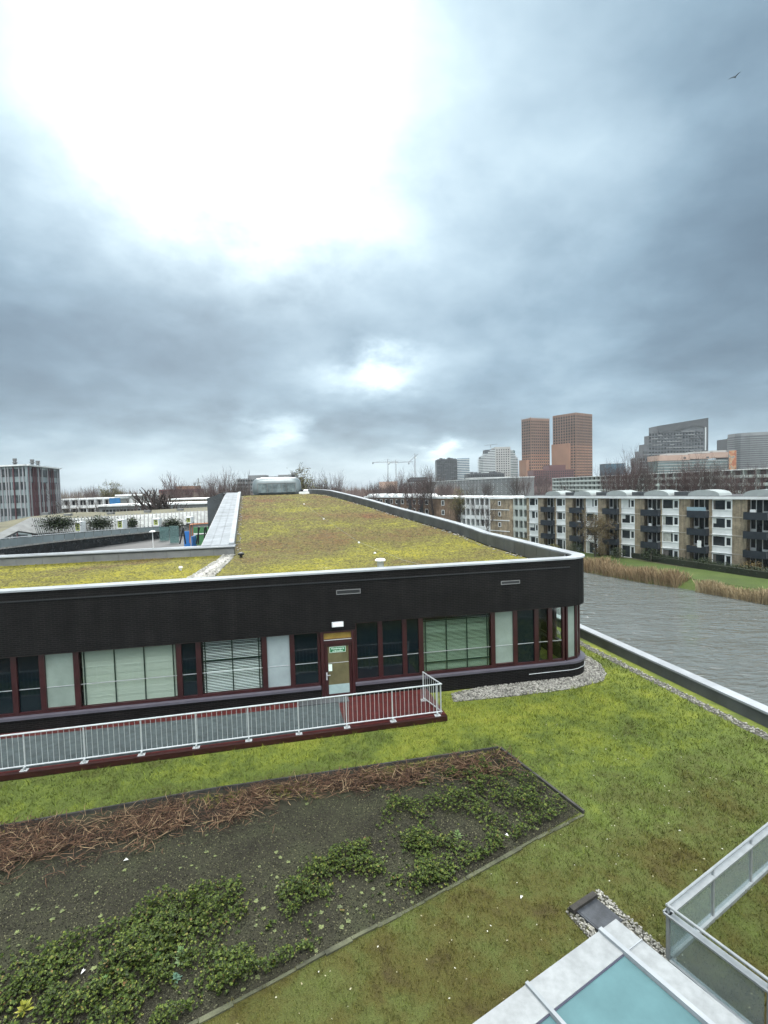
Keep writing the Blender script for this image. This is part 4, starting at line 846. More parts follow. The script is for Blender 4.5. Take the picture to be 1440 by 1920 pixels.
# brick piers between openings
op = sorted(WIN+BAL); x = 0.0; edges = []
for a0, a1 in op:
    if a0-x > .3: edges.append((x, a0))
    x = a1
edges.append((x, LEN))
for e0, e1 in edges: b = MB(); bx(b, e0, 0, 0, e1, .4, TOPZ-.05); b.build('brick_pier', MT['brick_tan'], ap)
b = MB(); bx(b, 0, 1.45, 0, LEN, 10.5, TOPZ-.1); b.build('wall', MT['brick_tan'], ap)
for zt in rows[1:]: 
    for e0, e1 in edges: b = MB(); bx(b, e0, -.03, zt+.02, e1, 0, zt+.20); b.build('floor_band', MT['slab'], ap)
b = MB(); bx(b, -.35, -.40, TOPZ+.0, LEN, 11, TOPZ+.42); b.build('roof_fascia', MT['white_far'], ap)
b = MB(); bx(b, -.3, -.35, TOPZ+.422, LEN, 11, TOPZ+.46); b.build('roof_felt', MT['tar'], ap)
MT['pale_blue'] = mat('pale_blue_panel', (.22,.31,.36), .5)
def apt_window(parent, x0, x1, zt, ground_=False, flip=False):
    f = MB(); h = ST-.15; w = .11; xs = x0+(x1-x0)*.66; zg = zt-1.60 if not ground_ else zt-2.2
    bx(f, x0, .02, zt-.14, x1, .2, zt-.02); bx(f, x0, .02, zg, x0+w, .2, zt-.14); bx(f, x1-w, .02, zg, x1, .2, zt-.14); bx(f, xs-.05, .02, zg, xs+.05, .2, zt-.14); bx(f, x0, -.02, zg-.12, x1, .2, zg)
    bx(f, xs+.05, .03, zg, x1-w, .18, zg+.14); bx(f, xs+.05, .03, zt-.30, x1-w, .18, zt-.14); bx(f, xs+.05, .03, zg+.14, xs+.14, .18, zt-.3); bx(f, x1-w-.09, .03, zg+.14, x1-w, .18, zt-.3)
    o = f.build('window', MT['white_far'], parent)
    p = MB(); bx(p, x0+w, .12, zg, xs-.05, .14, zt-.14); p.build('pane', MT['pane_far'], o)
    p = MB(); bx(p, xs+.14, .12, zg+.14, x1-w-.09, .14, zt-.30); p.build('pane', MT['pane_far'], o)
    c = MB(); sd = random.random()
    if sd < .75:
        cw = random.choice((.15, .25, .4, .55, .8))*(xs-x0-w-.06); zc_ = zg+.01 if random.random() < .6 else zg+(zt-zg)*random.uniform(.2, .6); bx(c, x0+w+.005, .105, zc_, x0+w+.01+cw, .118, zt-.15); c.build('curtain', MT[random.choice(('curtain', 'curtain_net', 'curtain_net', 'curtain_dark'))], o)
    s_ = MB(); bx(s_, x0, .04, zt-h, x1, .2, zg-.12); s_.build('spandrel_panel', MT['white_far'], o); s_ = MB(); bx(s_, x0-.05, -.10, zt-h-.08, x1+.05, .2, zt-h); s_.build('sill', MT['white_far'], o)
def apt_balcony(parent, x0, x1, zt, floor_, blue=False):
    f = MB(); w = .1; zb = zt-2.62
    xa, xb = x0+.7, x0+1.55
    bx(f, x0, 1.2, zt-.12, x1, 1.3, zt); 
    for q in (x0, xa, xb, x1-w): bx(f, q, 1.2, zb, q+w, 1.3, zt-.12)
    bx(f, x0+w, 1.2, zb+.9, xa, 1.3, zb+1.0); bx(f, xb+w, 1.2, zb+.75, x1-w, 1.3, zb+.85)
    o = f.build('balcony_window', MT['white_far'], parent)
    for q0, q1, z0 in ((x0+w, xa, zb+1.0), (xa+w, xb, zb+.1), (xb+w, x1-w, zb+.85)): p = MB(); bx(p, q0+.002, 1.24, z0, q1-.002, 1.26, zt-.122); p.build('pane', MT['pane_far'], o)
    p = MB(); bx(p, x0+w, 1.24, zb, xa, 1.27, zb+.9); bx(p, xb+w, 1.24, zb, x1-w, 1.27, zb+.75); p.build('lower_panel', MT['white_far'], o)
    if floor_ < 3:
        b = MB(); bx(b, x0-.02, -.9, zb-.16, x1+.02, 1.19, zb-.02); so_ = b.build('balcony', MT['slab'], parent)
        b = MB(); bx(b, x0-.02, -.96, zb-.30, x1+.02, -.90, zb+.80); bx(b, x0-.08, -.9, zb-.3, x0-.02, 0, zb+.80); bx(b, x1+.02, -.9, zb-.3, x1+.08, 0, zb+.80); b.build('balcony_panel', MT['balcony'], so_)
        if random.random() < .45: b = MB(); q_ = random.uniform(x0+.1, x1-.9); bx(b, q_, -.55, zb, q_+random.uniform(.3, .8), -.25, zb+random.uniform(.85, 1.25)); b.build('balcony_box', MT[random.choice(('white_far', 'curtain_dark', 'brick_tan', 'leaf_dark'))], so_)
        if blue: b = MB(); bx(b, x0-.02, -.95, zb+.82, x1+.02, -.91, zb+1.4); b.build('wind_screen', MT['pale_blue'], so_)
    b = MB(); bx(b, x0-.02, .4, zt+.02, x1+.02, 1.3, zt+.16); b.build('balcony_soffit', MT['slab'], parent)
for k, zt in enumerate(rows):
    for x0, x1 in WIN: apt_window(ap, x0, x1, zt, k == 3)
    for i, (x0, x1) in enumerate(BAL): apt_balcony(ap, x0, x1, zt, k, blue=(k == 0 and i == 4))
b = MB(); bx(b, 36.2, -1.0, rows[2]-2.0, 36.8, -.97, rows[2]-.9); b.build('hanging_towel', MT['white'], ap)
for i, (c, wd) in enumerate([(6.2, 4.0), (13.4, 4.0), (20.8, 4.2), (28.3, 4.4), (36.0, 4.8), (44.0, 4.8), (51.7, 4.8)]):
    b = MB(); vs = []; fs = []; n = 10
    for yv in (1.2, 5.2):
        for j in range(n+1): t = math.pi*j/n; vs.append((c-wd/2*math.cos(t)*(1 if True else 0), yy(yv), TOPZ+.46+.95*math.sin(t)**.8))
    for j in range(n): fs.append((j, j+1, n+1+j+1, n+1+j))
    fs += [tuple(range(n+1)), tuple(range(n+1, 2*n+2))[::-1]]; b.mesh(vs, fs); b.build('barrel_rooflight', mat('rooflight_white', (.33,.36,.35), .4, .1, 1), ap)
for c in (10.0, 17.2, 24.6, 32.2): b = MB(); bx(b, c-1.2, 2, TOPZ+.46, c+1.0, 4, TOPZ+1.1); b.build('roof_housing', MT['panel_dark'], ap)
# hedge along its garden side, shrubs and bank planting
hd = MB(); HP = resample([(37, 123), (40.2, 108), (43.3, 96), (47.3, 81.5), (52.0, 69.5), (60, 52)], .8)
def leafy(path, wdt, hgt, n, lm, nm, label, cat, size=.11, zb=GZ):
    Q = []
    L = len(path)-1
    for _ in range(n):
        t = random.random()*L; i = int(t); p = path[i].lerp(path[min(i+1, L)], t-i); a = random.gauss(0, .33)*wdt; z = abs(random.gauss(.62, .28))*hgt*(1-.3*abs(a/wdt)); Q.append((p.x+a*.9, p.y+a*.4, zb+min(z, hgt*random.uniform(.85, 1.15))))
    tv, tf = leaf(size, size*.42, .4, 0), [(0,1,2,3)]
    n = len(Q); V, F = scatter(tv, np.array(tf), np.array(Q), RNG.uniform(.6, 1.5, n), RNG.uniform(0, 6.28, n), RNG.uniform(-1.2, 1.2, n))
    o = link(nm, npmesh(nm, V, F, MT[lm])); tag(o, label, cat); return o
hg = thing('hedge', 'clipped dark green hedge along the foot of the apartment block', 'hedge')
core = MB(); core.ribbon([(p.x-.3, p.y-.12) for p in HP], -.6, GZ, GZ+.95); core.build('hedge_core', mat('hedge_core', (.016,.022,.010), .95), hg)
o = leafy(HP, 1.2, 1.25, 26000, 'leaf_dark', 'hedge_leaves', None, None, .16); o.parent = hg; o['kind'] = 'stuff'
def bush(loc, r, h, lab, lm='leaf_dark', n=900, size=.14):
    t = thing('shrub', lab, 'shrub', loc); P = RNG.normal(0, 1, (n, 3)); P /= np.linalg.norm(P, axis=1)[:, None]; P *= (RNG.random(n)**.33)[:, None]; P = P*np.array([r, r, h*.5]) + np.array([0, 0, h*.5]); P[:, 2] = np.maximum(P[:, 2], .02)
    V, F = scatter(leaf(size, size*.42, .4, 0), np.array([(0,1,2,3)]), P, RNG.uniform(.6, 1.5, n), RNG.uniform(0, 6.28, n), RNG.uniform(-1.2, 1.2, n)); o = link('leaves', npmesh('leaves', V, F, MT[lm]), t); o['kind'] = 'stuff'
    s_ = MB(); s_.tube([(0,0,-.1), (.05,.05,h*.6)], r*.08, 5); s_.build('stem', MT['bark'], t)
def aps(s, off, z=GZ): p = AP + au*s - an*off; return (p.x, p.y, z)
bush(aps(29.0, 1.5), 1.7, 2.5, 'round dark green shrub in front of the third balcony column'); bush(aps(38.0, 2.0), 1.4, 1.8, 'low dark shrub beside the terrace door below the blue screened balcony'); bush(aps(14.2, 2), 1.6, 2.0, 'dark shrub behind the tan weeping tree'); bush(aps(23.0, 1.8), 1.5, 1.9, 'dark green bush at the foot of the brick pier left of the round shrub'); bush(aps(44.3, 2.0), 1.7, 1.9, 'tawny shrub near the right end of the apartment block', 'leaf_tan')
bush(aps(19.5, 2), 1.2, 1.7, 'brownish bush under the second dark balcony column', 'leaf_tan'); bush(aps(9.0, 2), 1.2, 1.4, 'small olive bush by the ground floor window near the block end', 'leaf_olive')
tree('tan', (38.6, 90.5, -6.5), 1.03, 'weeping tan leaved tree on the bank in front of the apartment block', name='weeping_tree', rz_=.6)
# reeds on the far bank
def reeds(poly, n, h0, h1, nm, stops):
    Q = rand_in(poly, n*4)[:n]; m = len(Q); az = RNG.uniform(0, 6.28, m); h = RNG.uniform(h0, h1, m)*(.6+.6*vnoise(Q, .45, 12)); lean = RNG.normal(0, .16, m)*h; l2 = RNG.normal(.06, .12, m)*h; w = RNG.uniform(.012, .026, m)
    z0 = -7.35+np.zeros(m); dx, dy = np.cos(az)*w, np.sin(az)*w
    a = np.c_[Q[:, 0]-dx, Q[:, 1]-dy, z0]; b_ = np.c_[Q[:, 0]+dx, Q[:, 1]+dy, z0]; c = np.c_[Q[:, 0]+dx*.8+lean*.4, Q[:, 1]+dy*.8+l2*.4, z0+h*.6]; d = np.c_[Q[:, 0]-dx*.8+lean*.4, Q[:, 1]-dy*.8+l2*.4, z0+h*.6]
    e = np.c_[Q[:, 0]+lean-dx*1.6, Q[:, 1]+l2-dy*1.6, z0+h*.88]; e2 = np.c_[Q[:, 0]+lean+dx*1.6, Q[:, 1]+l2+dy*1.6, z0+h*.88]; f = np.c_[Q[:, 0]+lean*1.2, Q[:, 1]+l2*1.2, z0+h]
    V = np.stack([a, b_, c, d, e, e2, f], 1).reshape(-1, 3); k = (np.arange(m)*7)[:, None]; F = np.concatenate([k+np.array([t]) for t in [(0,1,2),(0,2,3),(3,2,5),(3,5,4),(4,5,6)]])
    tag(link(nm, npmesh(nm, V, F, ramp_mat(nm+'_mat', stops, .8))), kind='stuff')
def bankp(pts, o0, o1): return [(x+o0, y+o0*.45) for x, y in pts] + [(x+o1, y+o1*.45) for x, y in pts][::-1]
reeds(bankp([(24, 112), (27, 100), (33.3, 81), (37.3, 72.2), (40.2, 67.6)], -.2, 2.6), 15000, 1.5, 2.6, 'reeds', [(0, (.12,.080,.042)), (.5, (.22,.155,.085)), (1, (.35,.27,.16))])
reeds(bankp([(41.7, 65.4), (42.6, 63.8), (45.2, 58.1), (48.6, 50.5), (52, 42)], -.9, 1.6), 9500, .8, 1.9, 'pale_reeds', [(0, (.15,.11,.060)), (.5, (.26,.20,.11)), (1, (.38,.31,.19))])
# ------------------------------------------------------------------ city behind: generic block builder
def block(name, label, cat, pl, pr, py, Y, depth, z0=GZ, rz_=0.0, wallm='white_far', group=None):
    """a block whose front spans two sight lines at depth Y; returns thing, width, height (local x along the front, y to the back)"""
    A = at(pl, py, Y); B_ = at(pr, py, Y); w = B_.x-A.x; h = (A.z+B_.z)/2 - z0
    t = thing(name, label, cat, ((A.x+B_.x)/2, Y, z0), rz_, group); return t, w, h
def win_grid(b, x0, x1, z0, z1, nx, nz, y, fx=.55, fz=.55, d=.12, axis='x'):
    dx, dz = (x1-x0)/nx, (z1-z0)/nz
    for i in range(nx):
        for k in range(nz):
            a, c = x0+dx*(i+.5-fx/2), x0+dx*(i+.5+fx/2); e, f = z0+dz*(k+.5-fz/2), z0+dz*(k+.5+fz/2)
            if axis == 'x': b.face([(a, y-d, e), (c, y-d, e), (c, y-d, f), (a, y-d, f)])
            else: b.face([(y-d, c, e), (y-d, a, e), (y-d, a, f), (y-d, c, f)][::1])
MT['pane_city'] = mat('city_glass', (.012,.015,.018), .5, .4, .3, spec=.12)
def windows(t, *a, m='pane_city', nm='windows', **k):
    b = MB(); win_grid(b, *a, **k); o = b.build(nm, MT[m], t); o['kind'] = 'stuff'; return o
def bxp(t, nm, m, *c): b = MB(); b.box(*c); return b.build(nm, MT[m] if isinstance(m, str) else m, t)
MT['orange_brick'] = mat('orange_brick', (.30,.155,.095), .85, .12, .05); MT['brown_red'] = mat('brown_red_brick', (.215,.125,.085), .85, .12, .05); MT['maroon'] = mat('maroon_cladding', (.095,.030,.030), .8, .12, .05)
MT['pale_conc'] = mat('pale_concrete', (.33,.33,.32), .8, .1, .05); MT['grey_conc'] = mat('grey_concrete', (.17,.18,.185), .8, .15, .05); MT['dark_tower'] = mat('dark_tower_cladding', (.030,.034,.038), .5, .25, .08)
MT['slate_tower'] = mat('slate_tower_cladding', (.062,.070,.078), .6, .3, .06); MT['blue_glass'] = mat('blue_glass', (.05,.12,.17), .12, .2, .05); MT['pink_band'] = mat('pink_stone_band', (.36,.25,.20), .8, .1, .1); MT['green_glass'] = mat('green_glass', (.10,.15,.15), .15, .3, .08)
MT['white_band'] = mat('white_band', (.50,.53,.54), .6, .1, .1); MT['blue_sheet'] = mat('blue_sheeting', (.03,.16,.36), .6, .2, .5)
# red brick twin towers
def grid_tower(name, label, pl, pr, ptop, Y, rot_, side, mtop, mbot, zsplit, nx, nz, crown=False):
    A = at(pl, ptop, Y); B_ = at(pr, ptop, Y); w = B_.x-A.x; h = (A.z+B_.z)/2+8; c, s_ = math.cos(abs(rot_)), math.sin(abs(rot_)); W1 = (w-side*s_)/c
    t = thing(name, label, 'tower', ((A.x+B_.x)/2, Y+20, -8), rot_); x0, x1, y0, y1 = -W1/2, W1/2, -side/2, side/2; zs = h*zsplit
    bxp(t, 'lower_shaft', mbot, x0, y0, 0, x1, y1, zs); bxp(t, 'upper_shaft', mtop, x0+.3, y0+.3, zs, x1-.3, y1-.3, h)
    b = MB(); win_grid(b, x0+.5, x1-.5, 4, h-3, nx, nz, y0, .52, .55, .05); 
    ns = max(3, int(nx*side/W1)); sd = x1 if rot_ < 0 else x0
    dz = (h-7)/nz; dy = (side-1)/ns
    for i in range(ns):
        for k in range(nz):
            a, e = y0+.5+dy*(i+.24), y0+.5+dy*(i+.76); f, g = 4+dz*(k+.22), 4+dz*(k+.78); xx = sd+(.06 if rot_ < 0 else -.06)
            b.face([(xx, a, f), (xx, e, f), (xx, e, g), (xx, a, g)])
    o = b.build('windows', MT['pane_city'], t); o['kind'] = 'stuff'
    pm = MB()
    for i in range(nx+1): x = x0+.5+(W1-1)*i/nx; pm.box(x-.28, y0-.5, 3, x+.28, y0, h+(1.6 if crown else 0))
    for i in range(ns+1): y = y0+.5+dy*i; pm.box(sd, y-.28, 3, sd+(.5 if rot_ < 0 else -.5), y+.28, h+(1.6 if crown else 0))
    o = pm.build('fins', MT[mtop], t); o['kind'] = 'stuff'; return t, x0, x1, y0, y1, h
t, x0, x1, y0, y1, h = grid_tower('office_tower', 'left tower of the red brick pair with toothed top edge', 985, 1037, 783, 800, .42, 22, 'brown_red', 'orange_brick', .52, 9, 24, True)
bxp(t, 'side_wing', 'orange_brick', x0-6, y0+4, 0, x0, y1, h*.44)
t, x0, x1, y0, y1, h = grid_tower('office_tower', 'right and taller tower of the red brick pair with smooth top', 1046, 1118, 775, 790, .62, 42, 'brown_red', 'orange_brick', .60, 10, 26)
bxp(t, 'side_wing', 'orange_brick', x0-4, y0+10, 0, x0, y1, h*.62)
t, w, h = block('office_block', 'low maroon block at the feet of the red brick towers', 'office block', 1000, 1076, 872, 720, 30)
bxp(t, 'wall', 'maroon', -w/2, 0, 0, w/2, 30, h*.82); bxp(t, 'upper_wall', 'maroon', -w*.1, 1, h*.82, w*.3, 29, h); windows(t, -w/2+1, w/2-1, 4, h*.8, 18, 8, 0, d=.1)
# white terraced apartment tower
t, w, h = block('apartment_tower', 'white apartment tower with curved balcony bands left of the red towers', 'apartment tower', 900, 974, 838, 820, 35, -8)
bxp(t, 'core', 'pale_conc', -w*.12, 0, 0, w*.27, 30, h); windows(t, -w*.1, w*.25, 8, h-3, 6, 17, 0, .5, .45, d=.1)
for k in range(18):
    z = h*.30+k*h*.65/18; ins = 0 if k < 13 else (k-12)*w*.035
    b = MB(); b.prism([(-w/2+ins, 6), (-w*.42+ins, 1), (-w*.12, -1.5), (-w*.12, 24), (-w/2+ins, 24)], z, z+h*.018); b.build('balcony_band', MT['white_band'], t)
    b = MB(); b.prism([(w*.272, -.5), (w*.44-ins*.6, 2), (w*.5-ins*.8, 8), (w*.5-ins*.8, 24), (w*.272, 24)], z, z+h*.014); b.build('balcony_band', MT['white_band'], t)
b = MB(); b.prism([(-w*.47, 7), (-w*.4, 2), (-w*.125, -.4), (-w*.125, 23), (-w*.47, 23)], 0, h*.8); b.prism([(-w*.36, 6), (-w*.3, 2), (-w*.125, -.4), (-w*.125, 23), (-w*.36, 23)], h*.8, h*.95); b.build('recessed_glazing', MT['slate_tower'], t)
b = MB(); b.prism([(w*.275, .4), (w*.42, 3), (w*.48, 8), (w*.48, 23), (w*.275, 23)], 0, h*.76); b.prism([(w*.275, .4), (w*.36, 3), (w*.42, 8), (w*.42, 23), (w*.275, 23)], h*.76, h*.92); b.build('recessed_glazing', MT['green_glass'], t)
b = MB(); b.tube([(-w*.2, 10, h), (-w*.2, 10, h+5)], .5, 5); b.bar((-w*.35, 10, h+4), (-w*.02, 10, h+5.5), .6, .6); b.build('roof_crane', MT['grey_conc'], t)
# dark jagged tower with white striped neighbour
t, w, h = block('apartment_tower', 'dark jagged apartment tower with planted roof right of the cranes', 'apartment tower', 815, 857, 858, 900, 28, -8)
b = MB(); b.prism([(-w*.42, 0), (w/2, 0), (w/2, 26), (-w*.42, 26)], 0, h*.93); b.build('wall', MT['dark_tower'], t)
random.seed(77)
for k in range(46):
    x = random.uniform(-w/2, w*.42); z = random.uniform(h*.15, h*.95); bw_ = random.uniform(3, 7); b = MB(); b.box(x, -random.uniform(.8, 2.2), z, min(x+bw_, w/2), 0, z+1.3); b.build('balcony', MT['slate_tower'], t)
for k in range(7): x = -w*.38+k*w*.12; b = MB(); b.box(x, 1+k % 3, h*.93, x+w*.11, 20, h*(.955+.045*((k*5) % 7)/6)); b.build('roof_step', MT['dark_tower'], t)
windows(t, -w*.40, w*.48, 6, h*.92, 11, 20, 0, .5, .5, d=.05)
t, w, h = block('office_tower', 'white striped office tower attached behind the dark jagged tower', 'office tower', 857, 880, 859, 915, 24, -8)
bxp(t, 'wall', 'blue_glass', -w/2, 0, 0, w/2, 24, h-.5)
for k in range(19): bxp(t, 'white_stripe', 'white_band', -w/2-.2, -.4, h*.05+k*h*.95/19, w/2+.2, 0, h*.05+k*h*.95/19+h*.022)
t, w, h = block('office_block', 'low black jagged block in front of the white apartment tower', 'office block', 876, 946, 884, 700, 25, -8)
bxp(t, 'wall', 'dark_tower', -w/2, 0, 0, w/2, 25, h*.9); windows(t, -w/2+1, w/2-1, 6, h*.88, 16, 6, 0, d=.1)
for k in range(9): x = -w/2+k*w/9.5; bxp(t, 'roof_box', 'slate_tower', x, 2+k % 2, h*.9, x+w*.07, 12, h*(.93+.07*((k*4) % 5)/4))
t, w, h = block('office_block', 'flat roofed grey block with white edge below the white apartment tower', 'office block', 880, 962, 895, 560, 25, -8)
bxp(t, 'wall', 'grey_conc', -w/2, 0, 0, w/2, 25, h-.8); bxp(t, 'roof_edge', 'white_far', -w/2-.4, -.4, h-.8, w/2+.4, 25, h)
t, w, h = block('office_block', 'dark flat topped block peeping over trees left of the dark jagged tower', 'office block', 765, 800, 895, 640, 25, -8)
bxp(t, 'wall', 'slate_tower', -w/2, 0, 0, w/2, 25, h-2); bxp(t, 'roof_storey', 'dark_tower', -w*.4, 3, h-2, w*.5, 22, h); windows(t, -w/2+1, w/2-1, 6, h-3, 10, 6, 0, d=.1)
# stepped dark tower
t, w, h = block('apartment_tower', 'stepped dark grey apartment tower with slanted roof slab', 'apartment tower', 1198, 1327, 789, 800, 30, -8)
prof = [(-.5, .0), (-.5, .47), (-.44, .47), (-.44, .57), (-.38, .57), (-.38, .67), (-.30, .67), (-.30, .80), (-.23, .80), (-.23, .93), (.5, 1.03), (.5, 0)]
b = MB(); n_ = len(prof); v = [(x*w, 0, z*h) for x, z in prof]+[(x*w, 26, z*h) for x, z in prof]; b.mesh(v, [tuple(range(n_-1, -1, -1)), tuple(range(n_, 2*n_))]+[(i, (i+1) % n_, (i+1) % n_+n_, i+n_) for i in range(n_)]); b.build('wall', MT['slate_tower'], t)
b = MB(); v = [(-.23*w, -1.6, .93*h), (.5*w, -1.6, 1.03*h), (.5*w, -1.6, .90*h), (.47*w, -1.6, .90*h), (.30*w, -1.6, .92*h), (.08*w, -1.6, .86*h), (-.15*w, -1.6, .85*h), (-.23*w, -1.6, .84*h)]; v2 = [(x, 0, z) for x, y, z in v]; n_ = len(v); b.mesh(v+v2, [tuple(range(n_-1, -1, -1))]+[((i+1) % n_, i, i+n_, (i+1) % n_+n_) for i in range(n_)]); b.build('roof_screen', MT['dark_tower'], t)
bxp(t, 'white_edge', 'white_band', .455*w, -1.7, .55*h, .47*w, -.01, .89*h); bxp(t, 'dark_fin', 'dark_tower', .472*w, -1.7, .40*h, .5*w, -.01, .90*h)
random.seed(5)
for k in range(17):
    z = h*(.08+k*.047); lim = -.5 if z < .47*h else (-.44 if z < .57*h else (-.38 if z < .67*h else (-.30 if z < .8*h else -.2)))
    x = lim*w-1.2
    while x < .43*w:
        L = random.uniform(5, 16)
        if random.random() < .72: b = MB(); b.box(x, -random.uniform(.8, 2.0), z, min(x+L, .44*w), -.01, z+h*.012); b.build('balcony', MT['grey_conc' if random.random() < .5 else 'slate_tower'], t)
        x += L+random.uniform(.5, 4)
windows(t, -.49*w, .44*w, .03*h, .46*h, 22, 9, 0, .62, .62, d=.04); windows(t, -.36*w, .44*w, .47*h, .83*h, 18, 7, 0, .62, .62, d=.04)
# pale pink low block with mural
t, w, h = block('office_block', 'long low block with pink stone bands and an orange mural at its right end', 'office block', 1232, 1380, 848, 640, 25, -8)
def step(x): return .88+.10*(x/w+.5)
bxp(t, 'lower_storeys', 'green_glass', -w/2+2, .8, 0, w*.40, 24, h*.80)
for k in range(5): bxp(t, 'floor_band', 'pale_conc', -w/2+1, 0, h*(.46+.075*k), w*.40, .79, h*(.475+.075*k))
bxp(t, 'stone_band', 'pink_band', -w/2, -.6, h*.80, w*-.09, 24, h*.94); bxp(t, 'stone_band', 'pink_band', w*-.085, -.6, h*.825, w*.19, 24, h*.965); bxp(t, 'stone_band', 'pink_band', w*.195, -.6, h*.845, w*.40, 24, h*.985)
for a0, a1, z_ in ((-.36, .02, .945), (-.02, .19, .975), (.23, .40, .992)): bxp(t, 'roof_storey', 'pale_conc', w*a0, 3, h*z_, w*a1, 20, h*(z_+.045))
for a0 in (-.17, .12): bxp(t, 'dark_slot', 'dark_tower', w*a0, -.7, h*.84, w*a0+3.5, -.61, h*.88)
mural = bpy.data.materials.new('mural_print'); mural.use_nodes = True; nn = N(mural.node_tree); tcx = nn.new('ShaderNodeTexCoord'); mural.node_tree.links.new(nn.ramp(nn.noise(tcx.outputs['Object'], .13, 3, .5, 1.2), [(.32, (.22,.055,.02)), (.46, (.34,.11,.035)), (.56, (.40,.24,.12)), (.66, (.16,.17,.16))]), mural.node_tree.nodes['Principled BSDF'].inputs['Base Color'])
bxp(t, 'mural_wall', 'grey_conc', w*.402, -1, 0, w/2, 24, h*1.03); bxp(t, 'mural', mural, w*.404, -1.06, h*.45, w*.498, -1.01, h*1.02)
# dark striped tower and grey curved tower at the right edge
t, w, h = block('office_tower', 'dark glass office tower with thin floor lines behind the mural', 'office tower', 1366, 1412, 822, 860, 30, -8)
bxp(t, 'wall', 'dark_tower', -w/2, 0, 0, w/2, 30, h); bxp(t, 'upper_box', 'dark_tower', -w*.1, 2, h, w/2, 28, h*1.04)
for k in range(24): bxp(t, 'floor_line', 'slate_tower', -w/2-.1, -.3, h*.2+k*h*.78/24, w/2, -.01, h*.2+k*h*.78/24+h*.008)
t, w, h = block('office_tower', 'grey curved office tower with pale floor bands at the right edge', 'office tower', 1392, 1520, 812, 820, 40, -8)
arc = [(-w/2, 18), (-w*.46, 10), (-w*.36, 4), (-w*.2, 0), (w*.1, -2), (w*.5, 0), (w*.5, 36), (-w/2, 36)]
b = MB(); b.prism([(x*.99, y+.6) for x, y in arc], 0, h*.97); b.build('glazing', MT['slate_tower'], t)
for k in range(22): b = MB(); b.prism(arc, h*.06+k*h*.90/22, h*.06+k*h*.90/22+h*.018); b.build('floor_band', MT['grey_conc'], t)
b = MB(); b.prism([(x*.97, y+1.5) for x, y in arc], h*.97, h*1.03); b.build('roof_storey', MT['grey_conc'], t)
t, w, h = block('office_block', 'small blue glass block between the red towers and the stepped tower', 'office block', 1135, 1171, 870, 760, 20, -8)
bxp(t, 'wall', 'blue_glass', -w/2, 0, 0, w/2, 20, h); bxp(t, 'roof_edge', 'dark_tower', -w/2-.2, -.2, h, w/2+.2, 20, h+.7)
for k in range(7): bxp(t, 'mullion', 'dark_tower', -w/2+k*w/7, -.25, 6, -w/2+k*w/7+.4, -.01, h)
# tower cranes
MT['crane'] = mat('crane_paint', (.15,.14,.13), .6, .15, .2)
def crane(px, ptop, Y, jl, jr, rise, label):
    p = at(px, ptop, Y); H_ = p.z+8; t = thing('tower_crane', label, 'crane', (p.x, p.y, -8)); k = Y/FPX
    b = MB(); m_ = .95
    for sx in (-1, 1):
        for sy in (-1, 1): b.bar((sx*m_, sy*m_, 0), (sx*m_, sy*m_, H_), .42, .42, up=(0,1,0))
    z = 0; i = 0
    while z < H_-2.2: b.bar((-m_, -m_, z), (m_, -m_, z+2.2), .2, .2, up=(0,1,0)) if i % 2 else b.bar((m_, -m_, z), (-m_, -m_, z+2.2), .2, .2, up=(0,1,0)); z += 2.2; i += 1
    o = b.build('mast', MT['crane'], t)
    for x1_, z1_, nm in ((jr*k, rise*k, 'jib'), (-jl*k, -rise*k*jl/max(jr, 1), 'counter_jib')):
        b = MB(); b.bar((0, 0, H_), (x1_, 0, H_+z1_), .9, .35); b.bar((0, 0, H_+1.6), (x1_, 0, H_+z1_+.9), .3, .3); n_ = int(abs(x1_)/2.2)
        for i in range(n_): f0, f1 = i/n_, (i+1)/n_; b.bar((x1_*f0, 0, H_+z1_*f0+.1), (x1_*f1, 0, H_+z1_*f1+(1.5 if i % 2 else .9)), .18, .18, up=(0,1,0))
        b.build(nm, MT['crane'], t)
    b = MB(); b.bar((0, 0, H_), (0, 0, H_+6), .8, .8, up=(0,1,0)); b.bar((0, 0, H_+6), (jr*k*.6, 0, H_+rise*k*.6+1.5), .16, .16); b.bar((0, 0, H_+6), (-jl*k*.8, 0, H_-rise*k*.5+1), .16, .16); b.build('tower_head', MT['crane'], t)
    bxp(t, 'cabin', 'white_far', .9, -1.4, H_-2.2, 2.6, .4, H_-.2); bxp(t, 'counterweight', 'grey_conc', -jl*k+.1, -.7, H_-rise*k*jl/max(jr,1)-2.2, -jl*k+2.4, .7, H_-rise*k*jl/max(jr,1)-.2)
crane(727, 867, 900, 29, 20, 0, 'left tower crane of the three on the skyline, jib level')
crane(742, 868, 930, 14, 33, 1, 'middle tower crane of the three with long jib to the right')
crane(778, 857, 880, 13, 6, 5, 'right and tallest tower crane of the three, jib slightly tilted')
